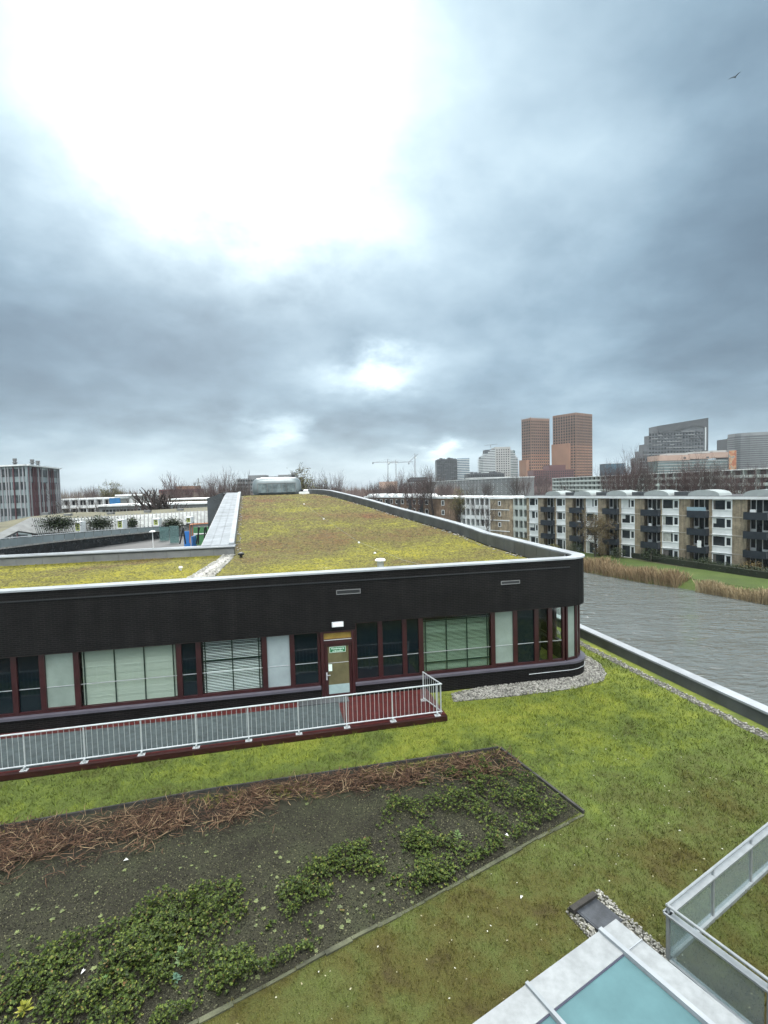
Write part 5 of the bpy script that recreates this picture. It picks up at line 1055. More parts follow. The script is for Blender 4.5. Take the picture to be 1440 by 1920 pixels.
# gallery flats behind the front block
def gallery(label, pA, yA, pB, yB, zr, ns, nb, wm, pm, dz=2.85, fin=.35, band=1.05):
    A = ground(pA, yA, zr); B_ = ground(pB, yB, zr); A.z = B_.z = 0; d = (B_-A); L = d.length; d.normalize()
    t = thing('gallery_flats', label, 'apartment block', (A.x, A.y, GZ), math.atan2(d.y, d.x)); H_ = zr-GZ; n = Vector((-d.y, d.x, 0)); s = 1 if n.dot(A) > 0 else -1
    def bb(nm, m, x0, y0, z0, x1, y1, z1): return bxp(t, nm, m, x0, y0*s, z0, x1, y1*s, z1)
    bb('wall', wm, 0, 1.3, 0, L, 11, H_-.3); bb('roof_edge', 'white_far', -.3, -.3, H_-.35, L+.3, 11, H_)
    dx = L/nb
    for k in range(ns):
        zt = H_-.35-dz*k
        if zt-dz < 0: break
        bb('floor_slab', pm, 0, -.05, zt-dz-.1, L, 1.28, zt-dz+.12); bb('balcony_front', pm, .1, -.12, zt-dz+.125, L-.1, -.055, zt-dz+band)
        w = MB(); r = random.Random(k*7+ns)
        for i in range(nb):
            x = i*dx; w.box(x+dx*.10, s*1.2, zt-dz+.5, x+dx*.10+dx*(.5 if r.random() < .6 else .35), s*1.24, zt-.25); w.box(x+dx*.72, s*1.2, zt-dz+.15, x+dx*.90, s*1.24, zt-.25)
        o = w.build('windows', MT['pane_far'], t); o['kind'] = 'stuff'
    for i in range(nb+1): bb('party_fin', pm, i*dx-fin/2, -.2, 0, i*dx+fin/2, 1.3, H_-.36)
    return t
MT['pale_green'] = mat('pale_green_panel', (.42,.47,.45), .7, .1, .5)
gallery('long white gallery flats behind the front block below the red towers', 1036, 896.5, 1444, 877, 10.6, 5, 34, 'grey_conc', 'pale_green')
# brown grey block with white windows
def winblock(name, label, pA, yA, pB, yB, zr, ns, nb, wm, win_w=1.3, win_h=1.35, frame=True, roofband=.5, depth=11, cat='apartment block', z0=GZ):
    A = ground(pA, yA, zr); B_ = ground(pB, yB, zr); A.z = B_.z = 0; d = (B_-A); L = d.length; d.normalize()
    t = thing(name, label, cat, (A.x, A.y, z0), math.atan2(d.y, d.x)); H_ = zr-z0
    bxp(t, 'wall', wm, 0, 0, 0, L, depth, H_-roofband); bxp(t, 'roof_edge', 'white_far', -.3, -.3, H_-roofband, L+.3, depth+.3, H_)
    dx = L/nb; nf = 0
    for k in range(ns):
        zt = H_-roofband-.55-2.8*k
        if zt-win_h < 0: break
        for i in range(nb):
            x = dx*(i+.5)
            if frame and nf < 280:
                f = MB(); a, c, e, g = x-win_w/2, x+win_w/2, zt-win_h, zt; f.box(a, -.08, e, a+.15, 0, g); f.box(c-.15, -.08, e, c, 0, g); f.box(a+.15, -.08, g-.15, c-.15, 0, g); f.box(a+.15, -.08, e, c-.15, 0, e+.15)
                o = f.build('window', MT['white_far'], t); p = MB(); p.box(a+.15, -.04, e+.15, c-.15, -.02, g-.15); p.build('pane', MT['pane_far'], o); nf += 1
    return t, L, H_
winblock('apartment_slab', 'long grey brown apartment slab with white framed windows below the white tower', 757, 905.5, 971, 894, 11.6, 5, 46, 'grey_conc')
# middle row: brick gable blocks and glazed galleries
t, L, H_ = winblock('brick_block', 'grey brick block with pale barrel rooflights beyond the roof parapet', 684, 930.5, 806, 931, 4.3, 4, 12, 'brick_brown', 1.7, 1.5)
for i in range(7):
    c = L*(i+.5)/7; b = MB(); vs = []; fs = []; n = 8
    for yv in (.5, 4):
        for j in range(n+1): a = math.pi*j/n; vs.append((c-1.9*math.cos(a), yv, H_+.85*math.sin(a)))
    for j in range(n): fs.append((j, j+1, n+2+j, n+1+j))
    fs += [tuple(range(n+1)), tuple(range(n+1, 2*n+2))[::-1]]; b.mesh(vs, fs); b.build('barrel_rooflight', MT['white_far'], t)
for i in range(6): bxp(t, 'stair_recess', 'dark_tower', L*(i+.42)/6.2, -.1, 0, L*(i+.42)/6.2+1.6, -.01, H_-1)
winblock('brick_block', 'brown brick gable block with three stacked white windows in a column', 806.5, 931.5, 856, 931.8, 4.25, 4, 1, 'brick_brown', 1.3, 1.5)
gallery('white balconied gallery flats between two brown brick gables', 856.5, 932, 918, 932, 4.2, 4, 7, 'brick_tan', 'white_far')
t, L, H_ = winblock('brick_block', 'tan brick gable block with white floor lines left of the garages', 918.5, 932, 955, 932, 4.2, 4, 1, 'brick_tan', .9, 1.2)
for k in range(1, 4): bxp(t, 'floor_line', 'white_far', 0, -.1, H_-2.8*k-.6, L, -.01, H_-2.8*k-.4)
gallery('narrow white glazed flats joined to the left end of the front block', 955.5, 932, 990, 932, 4.15, 4, 4, 'grey_conc', 'pale_green')
t, w, h = block('garage_row', 'row of white garages at the left end of the front block', 'garage', 955, 990, 977, 150, 6)
bxp(t, 'wall', 'pale_conc', -w/2, .3, 0, w/2, 6, h); bxp(t, 'roof', 'tar', -w/2-.3, 0, h, w/2+.3, 6.2, h+.25)
for k in range(3): bxp(t, 'garage_door', 'white_far', -w/2+.15+k*w/3, .18, .05, -w/2-.15+(k+1)*w/3, .29, h-.25)
# parked cars
def car(px, py, Y, colr, label, rz_):
    g = at(px, py, Y); t = thing('parked_car', label, 'car', (g.x, g.y, GZ+.02), rz_, 'cars parked beside the brick gable'); m_ = mat('car_paint', colr, .3)
    b = MB(); prof = [(-2.1,.35),(-2.15,.7),(-1.9,.9),(-1.2,.98),(-.7,1.42),(.9,1.45),(1.6,1.0),(2.1,.88),(2.15,.4)]; n_ = len(prof); v = [(x, -.85, z) for x, z in prof]+[(x, .85, z) for x, z in prof]; b.mesh(v, [tuple(range(n_)), tuple(range(2*n_-1, n_-1, -1))]+[((i+1) % n_, i, i+n_, (i+1) % n_+n_) for i in range(n_)]); b.build('body', m_, t)
    b = MB(); b.mesh([(-1.1,-.86,1.0),(1.4,-.86,1.0),(.85,-.86,1.38),(-.66,-.86,1.38)], [(0,1,2,3)]); b.mesh([(-1.1,.86,1.0),(1.4,.86,1.0),(.85,.86,1.38),(-.66,.86,1.38)], [(3,2,1,0)]); b.mesh([(.95,-.75,1.44),(.95,.75,1.44),(1.6,.78,1.03),(1.6,-.78,1.03)], [(0,1,2,3)]); b.build('glazing', MT['pane_far'], t)
    for x in (-1.35, 1.35):
        for y in (-.8, .8): b = MB(); b.tube([(x, y-.1, .33), (x, y+.1, .33)], .33, 10); b.build('wheel', MT['black'], t)
car(872, 981, 172, (.30,.31,.33), 'silver car parked below the brown brick gable', .2); car(881, 983, 168, (.55,.56,.57), 'white car parked right of the silver car', .15); car(893, 984, 165, (.06,.065,.075), 'dark car parked right of the white car', .1); car(887, 977, 180, (.42,.43,.44), 'pale car parked behind the white and dark cars', 1.4)
b = MB(); pA = [ground(*q, GZ) for q in ((835, 985), (1000, 990), (1005, 1000), (835, 1000))]; flat('parking_lane', [(p.x, p.y) for p in pA], GZ+.008, MT['asphalt'])
# ------------------------------------------------------------------ left: office building, far wing, playground
t = None
A = at(-60, 990, 132); K = at(57, 990, 128); B_ = at(118, 990, 150)
MT['office_panel'] = mat('pale_office_panel', (.21,.25,.26), .4, .15, .4); MT['stripe_red'] = mat('red_violet_fin', (.110,.050,.058), .6, .2, .5); MT['stripe_white'] = mat('white_fin', (.33,.33,.35), .5)
MT['office_pane'] = mat('office_pane', (.035,.042,.048), .35, .6, .5, spec=.3)
ob = thing('office_building', 'five storey office building with dark red and white vertical fins at the left edge', 'office building', (K.x, K.y, GZ))
ZR = 15.6-GZ
def face_(P, Q, seedv):
    d = Vector((Q.x-P.x, Q.y-P.y, 0)); L = d.length; d.normalize(); n = Vector((d.y, -d.x, 0)); a0 = Vector((P.x-K.x, P.y-K.y, 0)); r = random.Random(seedv)
    def bar_(x0, x1, z0, z1, o0, o1, m, nm):
        b = MB(); p = [a0+d*x0+n*o0, a0+d*x1+n*o0, a0+d*x1+n*o1, a0+d*x0+n*o1]; b.prism([(v.x, v.y) for v in p], z0, z1); return b.build(nm, MT[m], ob)
    bar_(0, L, 0, ZR, -.4, 0, 'office_panel', 'wall')
    for k in range(6):
        z = ZR-3.4*k
        x = .2
        while x < L-1.2:
            w = r.choice((1.8, 2.4, 3.2))
            bar_(x, min(x+w, L-.2), z-2.7, z-.7, .0, .05, 'office_pane', 'window')
            x += w+r.choice((.2, .3, .5))
    x = .3
    while x < L:
        m = r.choice(('stripe_red', 'stripe_white', 'stripe_white', 'stripe_red')); z0 = 0 if r.random() < .6 else ZR*r.choice((.2, .4)); z1 = ZR-.2 if r.random() < .75 else ZR*.8
        bar_(x, x+r.uniform(.14, .30), z0, z1, .05, .30, m, 'fin'); x += r.uniform(.8, 1.9)
    bar_(-.2, L+.2, ZR, ZR+.35, -1.0, .7, 'white_far', 'roof_edge')
face_(A, K, 3); face_(K, B_, 8)
fb = MB(); fb.prism([(A.x-K.x, A.y-K.y+.6), (-.5, .5), (B_.x-K.x-.6, B_.y-K.y), (A.x-K.x, B_.y-K.y)], 0, ZR-.1); fb.build('roof', MT['tar'], ob)
for px, y_, dz in ((3, 134, 2.4), (36, 131, 1.8), (47, 131, 1.4)):
    p = at(px, 880, y_); b = MB(); b.lathe((p.x-K.x, p.y-K.y+5, ZR+.35), [(.35,0),(.35,dz*.4),(.6,dz*.45),(.6,dz*.6),(.35,dz*.65),(.5,dz*.75),(.5,dz)], 8); b.build('roof_flue', MT['panel'], ob)
# far wing of the school around the court
MT['rib_edge'] = mat('rib_edge', (.075,.085,.085), .6, .3, .7); MT['rib'] = mat('ribbed_metal', (.19,.21,.205), .55, .35, .9, metal=.1); MT['void'] = mat('dark_court_glass', (.012,.015,.017), .15, .6, 1.5); MT['lime'] = mat('lime_frame', (.30,.34,.10), .6)
fw = thing('court_wing', 'low wing with sloping ribbed metal wall and lime window boxes across the court', 'building')
TOPL = [at(60, 972, 80), at(137, 972, 82), at(260, 965, 88), at(400, 957, 96)]; BOTL = [at(70, 1003, 76), at(145, 999, 78.5), at(260, 990, 84), at(400, 980, 92)]
def lerp_poly(P, t):
    L = (len(P)-1)*t; i = min(int(L), len(P)-2); return P[i].lerp(P[i+1], L-i)
NR = 120
b = MB(); b2 = MB()
for i in range(NR):
    t0, t1 = i/NR, (i+1)/NR; a, c, e, f = lerp_poly(BOTL, t0), lerp_poly(BOTL, t1), lerp_poly(TOPL, t1), lerp_poly(TOPL, t0)
    b.face([a, c, e, f]); o_ = Vector((.05, -.22, .1)); b2.bar(a+o_, f+o_, .12, .30) if i % 2 else None
b.build('sloping_wall', MT['rib'], fw); o = b2.build('ribs', MT['rib_edge'], fw); o['kind'] = 'stuff'
b = MB(); E0 = [at(-40, 1030, 60), at(0, 1016, 66), at(35, 998, 72)]; E1 = [at(-40, 1010, 66), at(5, 1000, 70), at(40, 982, 76)]
b.face([E0[0], E0[1], E1[1], E1[0]]); b.face([E0[1], E0[2], E1[2], E1[1]]); b.face([E0[2], BOTL[0], TOPL[0], E1[2]]); b.build('sloping_wall', mat('darkened_sheet', (.10,.11,.108), .7, .4, .9), fw)  # same ribbed metal, colour lowered because this slope faces the bright sky
b = MB()
for P0_, P1_, Q0_, Q1_, nn_ in ((E0[0], E0[1], E1[0], E1[1], 14), (E0[1], E0[2], E1[1], E1[2], 16), (E0[2], BOTL[0], E1[2], TOPL[0], 16)):
    for i in range(nn_): b.bar(P0_.lerp(P1_, (i+.5)/nn_)+Vector((.05,-.2,.12)), Q0_.lerp(Q1_, (i+.5)/nn_)+Vector((.05,-.2,.12)), .14, .25)
o = b.build('ribs', MT['rib_edge'], fw); o['kind'] = 'stuff'
b = MB()
for P, Q in ((TOPL[0], TOPL[1]), (TOPL[1], TOPL[2]), (TOPL[2], TOPL[3])): b.face([P, Q, Q+Vector((-1, 13, .4)), P+Vector((-1, 13, .4))])
b.face([E1[2], TOPL[0], TOPL[0]+Vector((-1, 13, .4)), E1[2]+Vector((-6, 10, .6))]); b.face([E1[0], E1[1], E1[1]+Vector((-9,6,.6)), E1[0]+Vector((-9,6,.6))]); b.face([E1[1], E1[2], E1[2]+Vector((-6,10,.6)), E1[1]+Vector((-9,6,.6))]); b.build('green_roof', mat('dull_moss_roof', (.085,.080,.045), .95, .3, .4), fw)
b = MB()
for P, Q in zip(BOTL[:-1], BOTL[1:]): b.face([(P.x, P.y+.2, 0), (Q.x, Q.y+.2, 0), (Q.x, Q.y+.2, Q.z), (P.x, P.y+.2, P.z)])
b.build('lower_wall', MT['panel'], fw)
for px, py, y_ in ((128, 968, 86), (208, 965, 90), (277, 961, 93), (338, 958, 97), (87, 965, 92)):
    p = at(px, py, y_); b = MB(); b.box(p.x-.55, p.y-.4, p.z-.7, p.x+.55, p.y+.4, p.z+.45); b.build('roof_box', MT['panel'], fw)
for px, py0, py1, y_ in ((147, 978, 997, 77.5), (226, 974, 991, 81), (293, 972, 986, 85.5), (354, 969, 981, 89)):
    p = at(px, py1, y_); q = at(px, py0, y_); h = q.z-p.z; b = MB(); b.box(p.x-.5, p.y-.2, p.z, p.x-.38, p.y+1.2, q.z); b.box(p.x+.38, p.y-.2, p.z, p.x+.5, p.y+1.2, q.z); b.box(p.x-.38, p.y-.2, q.z-.2, p.x+.38, p.y+1.2, q.z); b.box(p.x-.38, p.y-.2, p.z, p.x+.38, p.y+1.2, p.z+.15)
    o = b.build('window_box', MT['white_far'], fw); b = MB(); b.box(p.x-.38, p.y-.05, p.z+.15, p.x+.38, p.y+1, q.z-.2); b.build('lime_panel', MT['lime'], o)
    b = MB()
    for k in range(3): z_ = p.z+.35+k*h*.25; b.box(p.x-.12, p.y-.09, z_, p.x+.12, p.y-.051, z_+h*.14)
    b.build('panes', MT['pane_far'], o)['kind'] = 'stuff'
def bushes(px0, px1, n, lab):
    c = at((px0+px1)/2, 993, 75.5 + (px0-75)*.05); w = (at(px1, 993, 76).x-at(px0, 993, 76).x)/2
    t = thing('climbing_shrub', lab, 'shrub', (c.x, c.y, c.z-.2)); P = RNG.normal(0, .5, (n, 3))*np.array([w, .5, .95]) + np.array([0, .2, 1.15])
    V, F = scatter(leaf(.22, .09, .4, 0), np.array([(0,1,2,3)]), P, RNG.uniform(.6, 1.4, n), RNG.uniform(0, 6.28, n), RNG.uniform(-1.2, 1.2, n)); o = link('leaves', npmesh('leaves', V, F, MT['leaf_dark']), t); o['kind'] = 'stuff'
    b = MB(); b.tube([(0,.2,-1), (0,.3,1)], .07, 5); b.build('stem', MT['bark'], t)
bushes(78, 138, 3200, 'largest dark shrub at the left of the ribbed metal wall'); bushes(160, 212, 2400, 'dark shrub between the first two lime windows of the ribbed wall'); bushes(236, 258, 1000, 'small dark shrub right of the second lime window'); bushes(300, 345, 2000, 'dark shrub right of the third lime window of the ribbed wall')
wk = thing('court_walkway', 'curving raised walkway with pale panel balustrade over the court', 'walkway')
WT = [at(-30, 1016, 56), at(0, 1012, 58), at(80, 1005, 64), at(200, 995, 74), at(302, 988, 84)]; WB = [at(-30, 1030, 56), at(0, 1027, 58), at(80, 1017, 64), at(200, 1004, 74), at(302, 994.5, 84)]
NW = 26
for i in range(NW):
    a, c, e, f = lerp_poly(WB, (i+.03)/NW), lerp_poly(WB, (i+.97)/NW), lerp_poly(WT, (i+.97)/NW), lerp_poly(WT, (i+.03)/NW); b = MB(); o_ = Vector((0, .05, 0)); b.mesh([a, c, e, f, a+o_, c+o_, e+o_, f+o_], [(0,1,2,3), (7,6,5,4), (3,2,6,7), (0,4,5,1)]); b.build('balustrade_panel', MT['office_panel'], wk)
b = MB(); b.tube([p+Vector((0,0,.12)) for p in WT], .05, 5); b.build('handrail', MT['galv'], wk)
b = MB()
for P, Q in zip(WB[:-1], WB[1:]): b.mesh([P+Vector((0,.1,.05)), Q+Vector((0,.1,.05)), Q+Vector((0,3,.05)), P+Vector((0,3,.05)), P+Vector((0,.1,-.2)), Q+Vector((0,.1,-.2)), Q+Vector((0,3,-.2)), P+Vector((0,3,-.2))], [(0,1,2,3), (7,6,5,4), (0,4,5,1)])
b.build('walkway_floor', MT['concrete'], wk)
b = MB()
for P, Q in zip(WB[1:-1], WB[2:]): P2, Q2 = P+Vector((0,.6,-.21)), Q+Vector((0,.6,-.21)); b.mesh([P2, Q2, (Q2.x, Q2.y, .02), (P2.x, P2.y, .02), P2+Vector((0,.3,0)), Q2+Vector((0,.3,0)), (Q2.x, Q2.y+.3, .02), (P2.x, P2.y+.3, .02)], [(3,2,1,0), (4,5,6,7), (0,1,5,4)])
b.build('glazed_wall', MT['void'], wk)
flat('courtyard', [tuple(L2W(-30, 12.1))[:2], tuple(L2W(4.4, 12.1))[:2], tuple(L2W(1.2, 52))[:2], (-30, 98), (-90, 85)], .012, MT['asphalt'])
# playground in the court
pg = thing('playground_climber', 'orange framed climbing frame with dark posts in the court', 'climbing frame')
MT['orange'] = mat('orange_tube', (.36,.13,.05), .5); MT['slide_blue'] = mat('blue_panel', (.02,.14,.42), .4); MT['sport_green'] = mat('green_court_wall', (.05,.16,.06), .7, .2, 1)
yP = 66
def tb(nm, m, r, *pp): b = MB(); b.tube([at(x, y, yP+dy) for x, y, dy in pp], r, 6); b.build(nm, MT[m], pg)
tb('frame', 'orange', .07, (356, 1018, 0), (356, 984, 0), (394, 981, 0), (394, 1016, 0)); tb('frame', 'orange', .07, (361, 1012, 3), (361, 982, 3), (397, 980, 3), (397, 1012, 3)); tb('crossbar', 'orange', .06, (356, 984, 0), (361, 982, 3))
for x0, x1 in ((337, 344), (348, 343), (372, 372), (383, 384), (368, 374), (390, 386)): tb('dark_post', 'black', .09, (x0, 1020, -1), (x1, 988, -1))
tb('crossbar', 'black', .06, (368, 1003, -1), (390, 1001, -1))
sp = thing('sports_wall', 'green sports wall with white line in the court', 'wall'); a, c = at(364, 1018, 72), at(405, 1018, 72); z1 = at(380, 988, 72).z
bxp(sp, 'panel', 'sport_green', a.x, a.y, 0.02, c.x+3, a.y+.2, z1); bxp(sp, 'white_line', 'white', a.x, a.y-.03, z1*.58, c.x+3, a.y-.005, z1*.66)
sl_ = thing('play_panel', 'blue play panel left of the orange climbing frame', 'play panel'); a = at(345, 1018, 67); c = at(360, 1018, 67); z1 = at(350, 996, 67).z
bxp(sl_, 'panel', 'slide_blue', a.x, a.y, .02, c.x-.25, a.y+.15, z1); bxp(sl_, 'panel', 'slide_blue', c.x-.2, a.y+.3, .02, c.x, a.y+1.6, z1*.7)
gs = thing('court_glass_screen', 'turquoise glass screen at the end of the raised walkway', 'glass screen'); MT['court_glass'] = glass('court_glass', (.55,.75,.72), 1.5, .05, .45, (.16,.24,.24))
for px0, px1, p0, p1, y_ in ((300, 318, 988, 1018, 80), (319, 336, 986, 1018, 76), (302, 334, 985, 992, 88)):
    a, c = at(px0, p1, y_), at(px1, p1, y_); zt = at(px0, p0, y_).z; bxp(gs, 'pane', 'court_glass', a.x, a.y, max(.02, a.z), c.x, a.y+.04, zt)
ll = thing('court_lamp', 'slim white lamp post in front of the dark court glazing', 'lamp post', tuple(at(287, 1018, 62).xy)+(0.02,)); h = at(287, 998, 62).z
b = MB(); b.tube([(0,0,0), (0,0,h)], .05, 6); b.build('pole', MT['white'], ll); b = MB(); b.lathe((0,0,h), [(.1,0),(.36,.02),(.36,.12),(.1,.2)], 12); b.build('lamp_head', MT['white'], ll)
# low rise housing on the left horizon
def low(label, pl, pr, py, Y, m, depth=12, z0=GZ, cat='apartment block', nm='low_flats'):
    t, w, h = block(nm, label, cat, pl, pr, py, Y, depth, z0); bxp(t, 'wall', m, -w/2, 0, 0, w/2, depth, h-.5); bxp(t, 'roof_edge', 'white_far', -w/2-.4, -.5, h-.5, w/2+.4, depth, h); return t, w, h
t, w, h = low('pale flats with white balconies right of the striped office building', 119, 212, 934, 165, 'pale_conc')
for k in range(4):
    z = h-.5-2.75*(k+1)
    if z > 0: bxp(t, 'balcony_front', 'white_far', -w/2, -1.3, z, w/2, -1.2, z+1.0); bxp(t, 'floor_slab', 'slab', -w/2, -1.19, z-.15, w/2, -.01, z); windows(t, -w/2+.3, w/2-.3, z+.15, z+2.6, 13, 1, 0, .6, .85, d=.03)
for k in range(7): bxp(t, 'party_fin', 'white_far', -w/2+w*k/6-.1, -1.25, 0, -w/2+w*k/6+.1, -.02, h-.5)
t, w, h = low('low grey building with window strip behind the pollard tree', 184, 395, 944, 140, 'grey_conc'); windows(t, -w/2+1, w/2-1, h-3.2, h-1.3, 30, 1, 0, .75, .9, d=.03)
t, w, h = low('white panelled box building behind the pollard tree', 219, 268, 927, 175, 'pale_conc'); bxp(t, 'white_panel', 'white_far', -w*.3, -.1, h-6, w*.1, -.01, h-1.5)
t, w, h = low('distant white flats between the pollard tree and the roof edge', 318, 412, 934, 190, 'brick_tan')
for k in range(2): windows(t, -w/2+.5, w/2-.5, h-3.1-2.8*k, h-.9-2.8*k, 16, 1, 0, .6, .8, d=.03, m='pane_far'); bxp(t, 'balcony_front', 'white_far', -w/2, -1.0, h-3.4-2.8*k, w/2, -.9, h-2.5-2.8*k)
t = thing('sheeted_scaffold', 'blue sheeting on scaffolding above the pale flats', 'scaffold', tuple(at(213, 955, 160).xy)+(GZ,)); zz = at(213, 934, 160).z-GZ
bxp(t, 'sheeting', 'blue_sheet', -1.2, 0, zz-2.4, 2.2, .3, zz); b = MB(); [b.tube([(x, .4, 0), (x, .4, zz+.4)], .05, 4) for x in (-1.1, .5, 2.1)]; b.build('poles', MT['galv'], t)['kind'] = 'stuff'
t, w, h = block('brick_block', 'red brown building on the skyline with small crane behind', 'building', 298, 366, 914, 420, 20); bxp(t, 'wall', 'maroon', -w/2, 0, 0, w/2, 20, h*.92); bxp(t, 'roof_storey', 'brown_red', -w*.05, 2, h*.92, w*.45, 18, h*1.06); windows(t, -w/2+1, w/2-1, 4, h*.9, 14, 4, 0, d=.05)
t, w, h = block('office_block', 'grey office block behind the rounded roof pavilion', 'office block', 443, 563, 892, 480, 20); bxp(t, 'wall', 'grey_conc', -w/2, 0, 0, w/2, 20, h*.92)
for a0, a1, f in ((-.32, -.05, 1.03), (-.05, .12, .97), (.15, .42, 1.02), (.36, .41, 1.1)): bxp(t, 'roof_storey', 'grey_conc', w*a0, 1, h*.92, w*a1, 15, h*f)
for k in range(6): b = MB(); win_grid(b, -w/2+1, w/2-1, h*.14*k+3, h*.14*k+5, 24, 1, 0, .8, .95, .06); b.build('window_strip', MT['pane_far'], t)['kind'] = 'stuff'
t, w, h = block('office_block', 'dull pink block under the left tower crane', 'office block', 711, 745, 903, 500, 20); bxp(t, 'wall', 'pink_band', -w/2, 0, 0, w/2, 20, h)
crane(372, 906, 600, 9, 9, 0, 'small distant crane above the red brown building on the left')
# ------------------------------------------------------------------ bare trees
def tr(nm, px, pbase, Y, ptop, label, rz_=0.0, sx=1.0, zb=GZ, name='bare_tree', group=None):
    p = at(px, pbase, Y); zt = at(px, ptop, Y).z; sc = (zt-zb)/(KINDS_[nm][3]*1.0); return tree(nm, (p.x, p.y, zb), sc, label, group, rz_, name, sc*sx)
tr('tall3', 812, 985, 150, 884, 'tallest bare tree with thick trunk in front of the brown brick gable', .4)
tr('tall1', 776, 985, 155, 893, 'spreading bare tree left of the thick trunked one', 1.2)
tr('olive', 861, 985, 140, 928, 'tree with sparse olive leaves in front of the white gallery flats', .3)
tr('olive', 942, 990, 150, 958, 'small yellow green tree left of the white garages', 2.0)
tr('small2', 905, 990, 135, 935, 'thin bare tree between olive tree and tan gable', .9); tr('small1', 914, 992, 130, 945, 'short bare tree beside the thin one in front of the tan gable', 2.1)
for i, (px, top, nm, Y, lab) in enumerate([(1140, 884, 'tall2', 190, 'first bare tree above the apartment roof right of the red towers'), (1163, 872, 'tall1', 160, 'bare tree rising left of the stepped tower over the apartment roof'), (1180, 866, 'tall2', 150, 'dense bare tree directly left of the stepped tower'), (1205, 868, 'tall3', 155, 'bare tree in front of the left steps of the stepped tower'), (1222, 880, 'tall2', 165, 'lower bare tree right of the step of the stepped tower'),
    (1262, 884, 'tall1', 150, 'bare tree in front of the green glazing of the pink banded block'), (1288, 876, 'tall2', 145, 'bare tree below the middle of the pink banded block'), (1306, 868, 'tall1', 140, 'tall bare tree under the notch of the pink banded block'), (1334, 872, 'tall3', 135, 'bare tree left of the orange mural'), (1356, 880, 'tall2', 150, 'bare tree directly below the orange mural'), (1383, 884, 'tall1', 140, 'bare tree below the dark glass tower'), (1412, 890, 'tall2', 130, 'bare tree at the foot of the curved grey tower')]):
    tr(nm, px, 1000, Y, top, lab, i*1.3, .85)
for i, (px, top, nm, Y, lab) in enumerate([(1062, 905, 'small1', 200, 'small bare tree above the roof left of the first rooflight'), (968, 893, 'tall3', 260, 'bare tree in front of the white end of the grey slab'), (985, 898, 'tall2', 300, 'reddish bare tree left of the maroon block'), (1012, 890, 'tall1', 420, 'reddish bare tree in front of the maroon block'), (1026, 893, 'tall2', 400, 'reddish bare tree right of the maroon block middle'), (915, 902, 'tall3', 270, 'bare tree in front of the right half of the grey slab'), (888, 908, 'small1', 260, 'bare tree in front of the middle of the grey slab'), (738, 902, 'tall3', 210, 'bare tree below the middle crane'), (752, 898, 'tall2', 200, 'bare tree right of the middle crane mast'), (708, 905, 'tall1', 220, 'bare tree left of the cranes over the grey brick block'),
    (800, 895, 'tall2', 230, 'bare tree in front of the dark flat topped block'), (700, 912, 'small1', 170, 'small bare tree over the barrel rooflights'), (838, 905, 'tall1', 240, 'bare tree below the dark jagged tower')]):
    tr(nm, px, 1000, Y, top, lab, i*.9)
tr('pollard', 287, 970, 105, 924, 'knotty pollard tree with stubby branches beyond the court wing', .5, 1.5, -2.5); tr('pollard', 313, 970, 108, 932, 'lower pollard tree right of the knotty one', 1.9, 1.4, -2.5)
tr('small2', 131, 975, 118, 936, 'bare tree in front of the pale balcony flats', .5); tr('small1', 180, 970, 125, 945, 'small bare tree left of the grey window strip building', .2); tr('small2', 250, 968, 130, 948, 'thin bare tree before the grey window strip building', 1.1)
for i, (px, top, nm, Y, lab) in enumerate([(330, 908, 'shrubby', 200, 'reddish bare tree over the distant white flats'), (348, 906, 'tall1', 230, 'round bare tree left of the glazed stair box'), (392, 905, 'tall2', 240, 'bare tree above the glazed stair box'), (412, 900, 'tall1', 220, 'bare tree left of the metal roof strip'), (430, 898, 'tall2', 210, 'bare tree behind the head of the metal roof strip'), (452, 893, 'tall3', 170, 'darker bare tree at the left of the roof pavilion'), (573, 893, 'olive', 150, 'yellowish tree right of the roof pavilion'), (608, 893, 'tall3', 160, 'dark bare tree between pavilion and roof parapet'), (588, 905, 'tall1', 190, 'low reddish tree right of the yellowish one'), (630, 902, 'tall2', 200, 'reddish tree left of the distant tree row'), (178, 912, 'tall1', 330, 'bare tree behind the pale balcony flats'), (208, 914, 'olive', 240, 'dark rounded tree beside the blue sheeting'), (222, 915, 'olive', 260, 'rounded olive tree left of the white box building')]):
    tr(nm, px, 1000, Y, top, lab, i*1.7)
# distant woods that read as one mass
def woods(nm, px0, px1, top0, top1, Y0, Y1, n, stops, h0=8):
    Vs = []; 
    xs = RNG.uniform(px0, px1, n); Ys = RNG.uniform(Y0, Y1, n); hs = RNG.uniform(.75, 1.1, n)
    V = []; F = []; k = 0
    for x, Y, hh in zip(xs, Ys, hs):
        f = (x-px0)/(px1-px0); zt = at(x, top0+(top1-top0)*f, Y).z; H_ = max(4, (zt-GZ)*hh); b0 = at(x, 960, Y); r = H_*.33
        for _ in range(34):
            a = random.uniform(0, 6.283); rr = r*math.sqrt(random.random()); z1 = GZ+H_*(1-.45*(rr/r)**2)*random.uniform(.8, 1.03); z0_ = GZ+H_*.12; ca, sa = math.cos(a), math.sin(a); w = .0011*Y
            x0_, y0_ = b0.x+ca*rr*.35, b0.y+sa*rr*.35; x1_, y1_ = b0.x+ca*rr, b0.y+sa*rr
            V += [(x0_-w, y0_, z0_), (x0_+w, y0_-w, z0_), (x0_, y0_+w, z0_), (x1_, y1_, z1)]; F += [(k, k+1, k+3), (k+1, k+2, k+3), (k+2, k, k+3)]; k += 4
    tag(link(nm, npmesh(nm, V, F, ramp_mat(nm+'_mat', stops, .9))), kind='stuff')
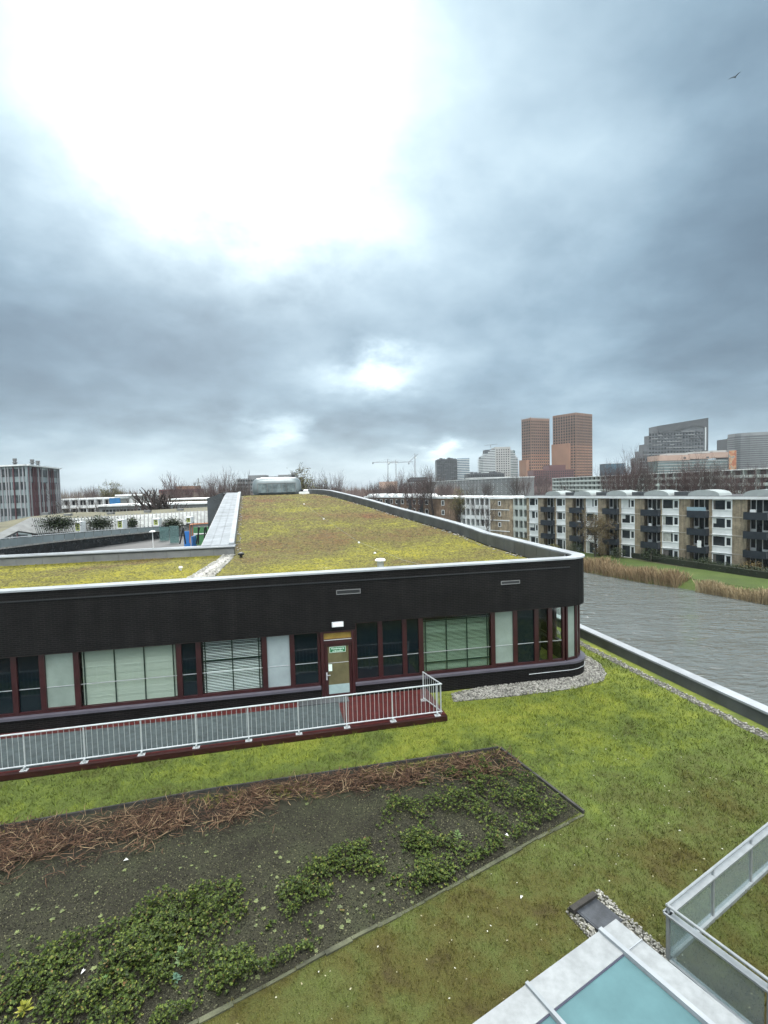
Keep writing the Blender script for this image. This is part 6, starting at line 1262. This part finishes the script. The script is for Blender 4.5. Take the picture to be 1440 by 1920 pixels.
woods('far_woods', -60, 470, 915, 908, 300, 480, 260, [(0, (.045,.032,.030)), (.6, (.075,.055,.050)), (1, (.08,.075,.045))])
woods('far_woods', 560, 860, 908, 906, 230, 420, 230, [(0, (.045,.033,.032)), (.6, (.08,.055,.052)), (1, (.085,.07,.05))])
woods('far_woods', 820, 1140, 912, 896, 420, 560, 160, [(0, (.045,.033,.032)), (.6, (.085,.055,.055)), (1, (.085,.07,.05))])
woods('far_woods', 640, 1000, 945, 950, 150, 185, 90, [(0, (.04,.036,.025)), (.6, (.07,.060,.040)), (1, (.09,.085,.045))])
# a gull in flight
g_ = at(1378, 145, 60); gl = thing('gull', 'dark gull flying high at the right of the sky', 'bird', tuple(g_), .6)
b = MB(); b.tube([(-.22,0,0), (-.1,0,.01), (.08,0,.01), (.2,0,.02), (.26,0,.02)], [.015,.05,.055,.035,.01], 8); b.mesh([(-.22,-.02,0),(-.36,-.06,0),(-.36,.06,0),(-.22,.02,0)], [(0,1,2,3)]); b.build('body', MT['slate_tower'], gl)
for s in (-1, 1): b = MB(); b.mesh([(.08, s*.04, .02), (-.08, s*.04, .015), (-.10, s*.32, .17), (.06, s*.34, .19), (-.16, s*.72, .10), (.08, s*.04, .035), (-.08, s*.04, .03), (-.10, s*.32, .185), (.06, s*.34, .205)], [(0,1,2,3), (3,2,4), (8,7,6,5), (4,7,8), (0,3,8,5), (1,6,7,2)]); b.build('wing', MT['slate_tower'], gl)

GROUPS = {'bare_tree': 'bare winter trees', 'weed': 'weeds in the planting bed', 'paper_scrap': 'paper scraps', 'tower_crane': 'tower cranes on the skyline', 'shrub': 'shrubs at the foot of the apartment block', 'climbing_shrub': 'shrubs on the ribbed wall', 'office_tower': 'office towers on the skyline', 'apartment_tower': 'apartment towers on the skyline', 'office_block': 'office blocks in the distance', 'brick_block': 'brick blocks beyond the canal', 'gallery_flats': 'gallery flats', 'low_flats': 'low housing on the left horizon'}
for o in S.objects:
    if o.parent is None and not o.get('group'):
        g = GROUPS.get(o.name.split('.')[0])
        if g: o['group'] = g
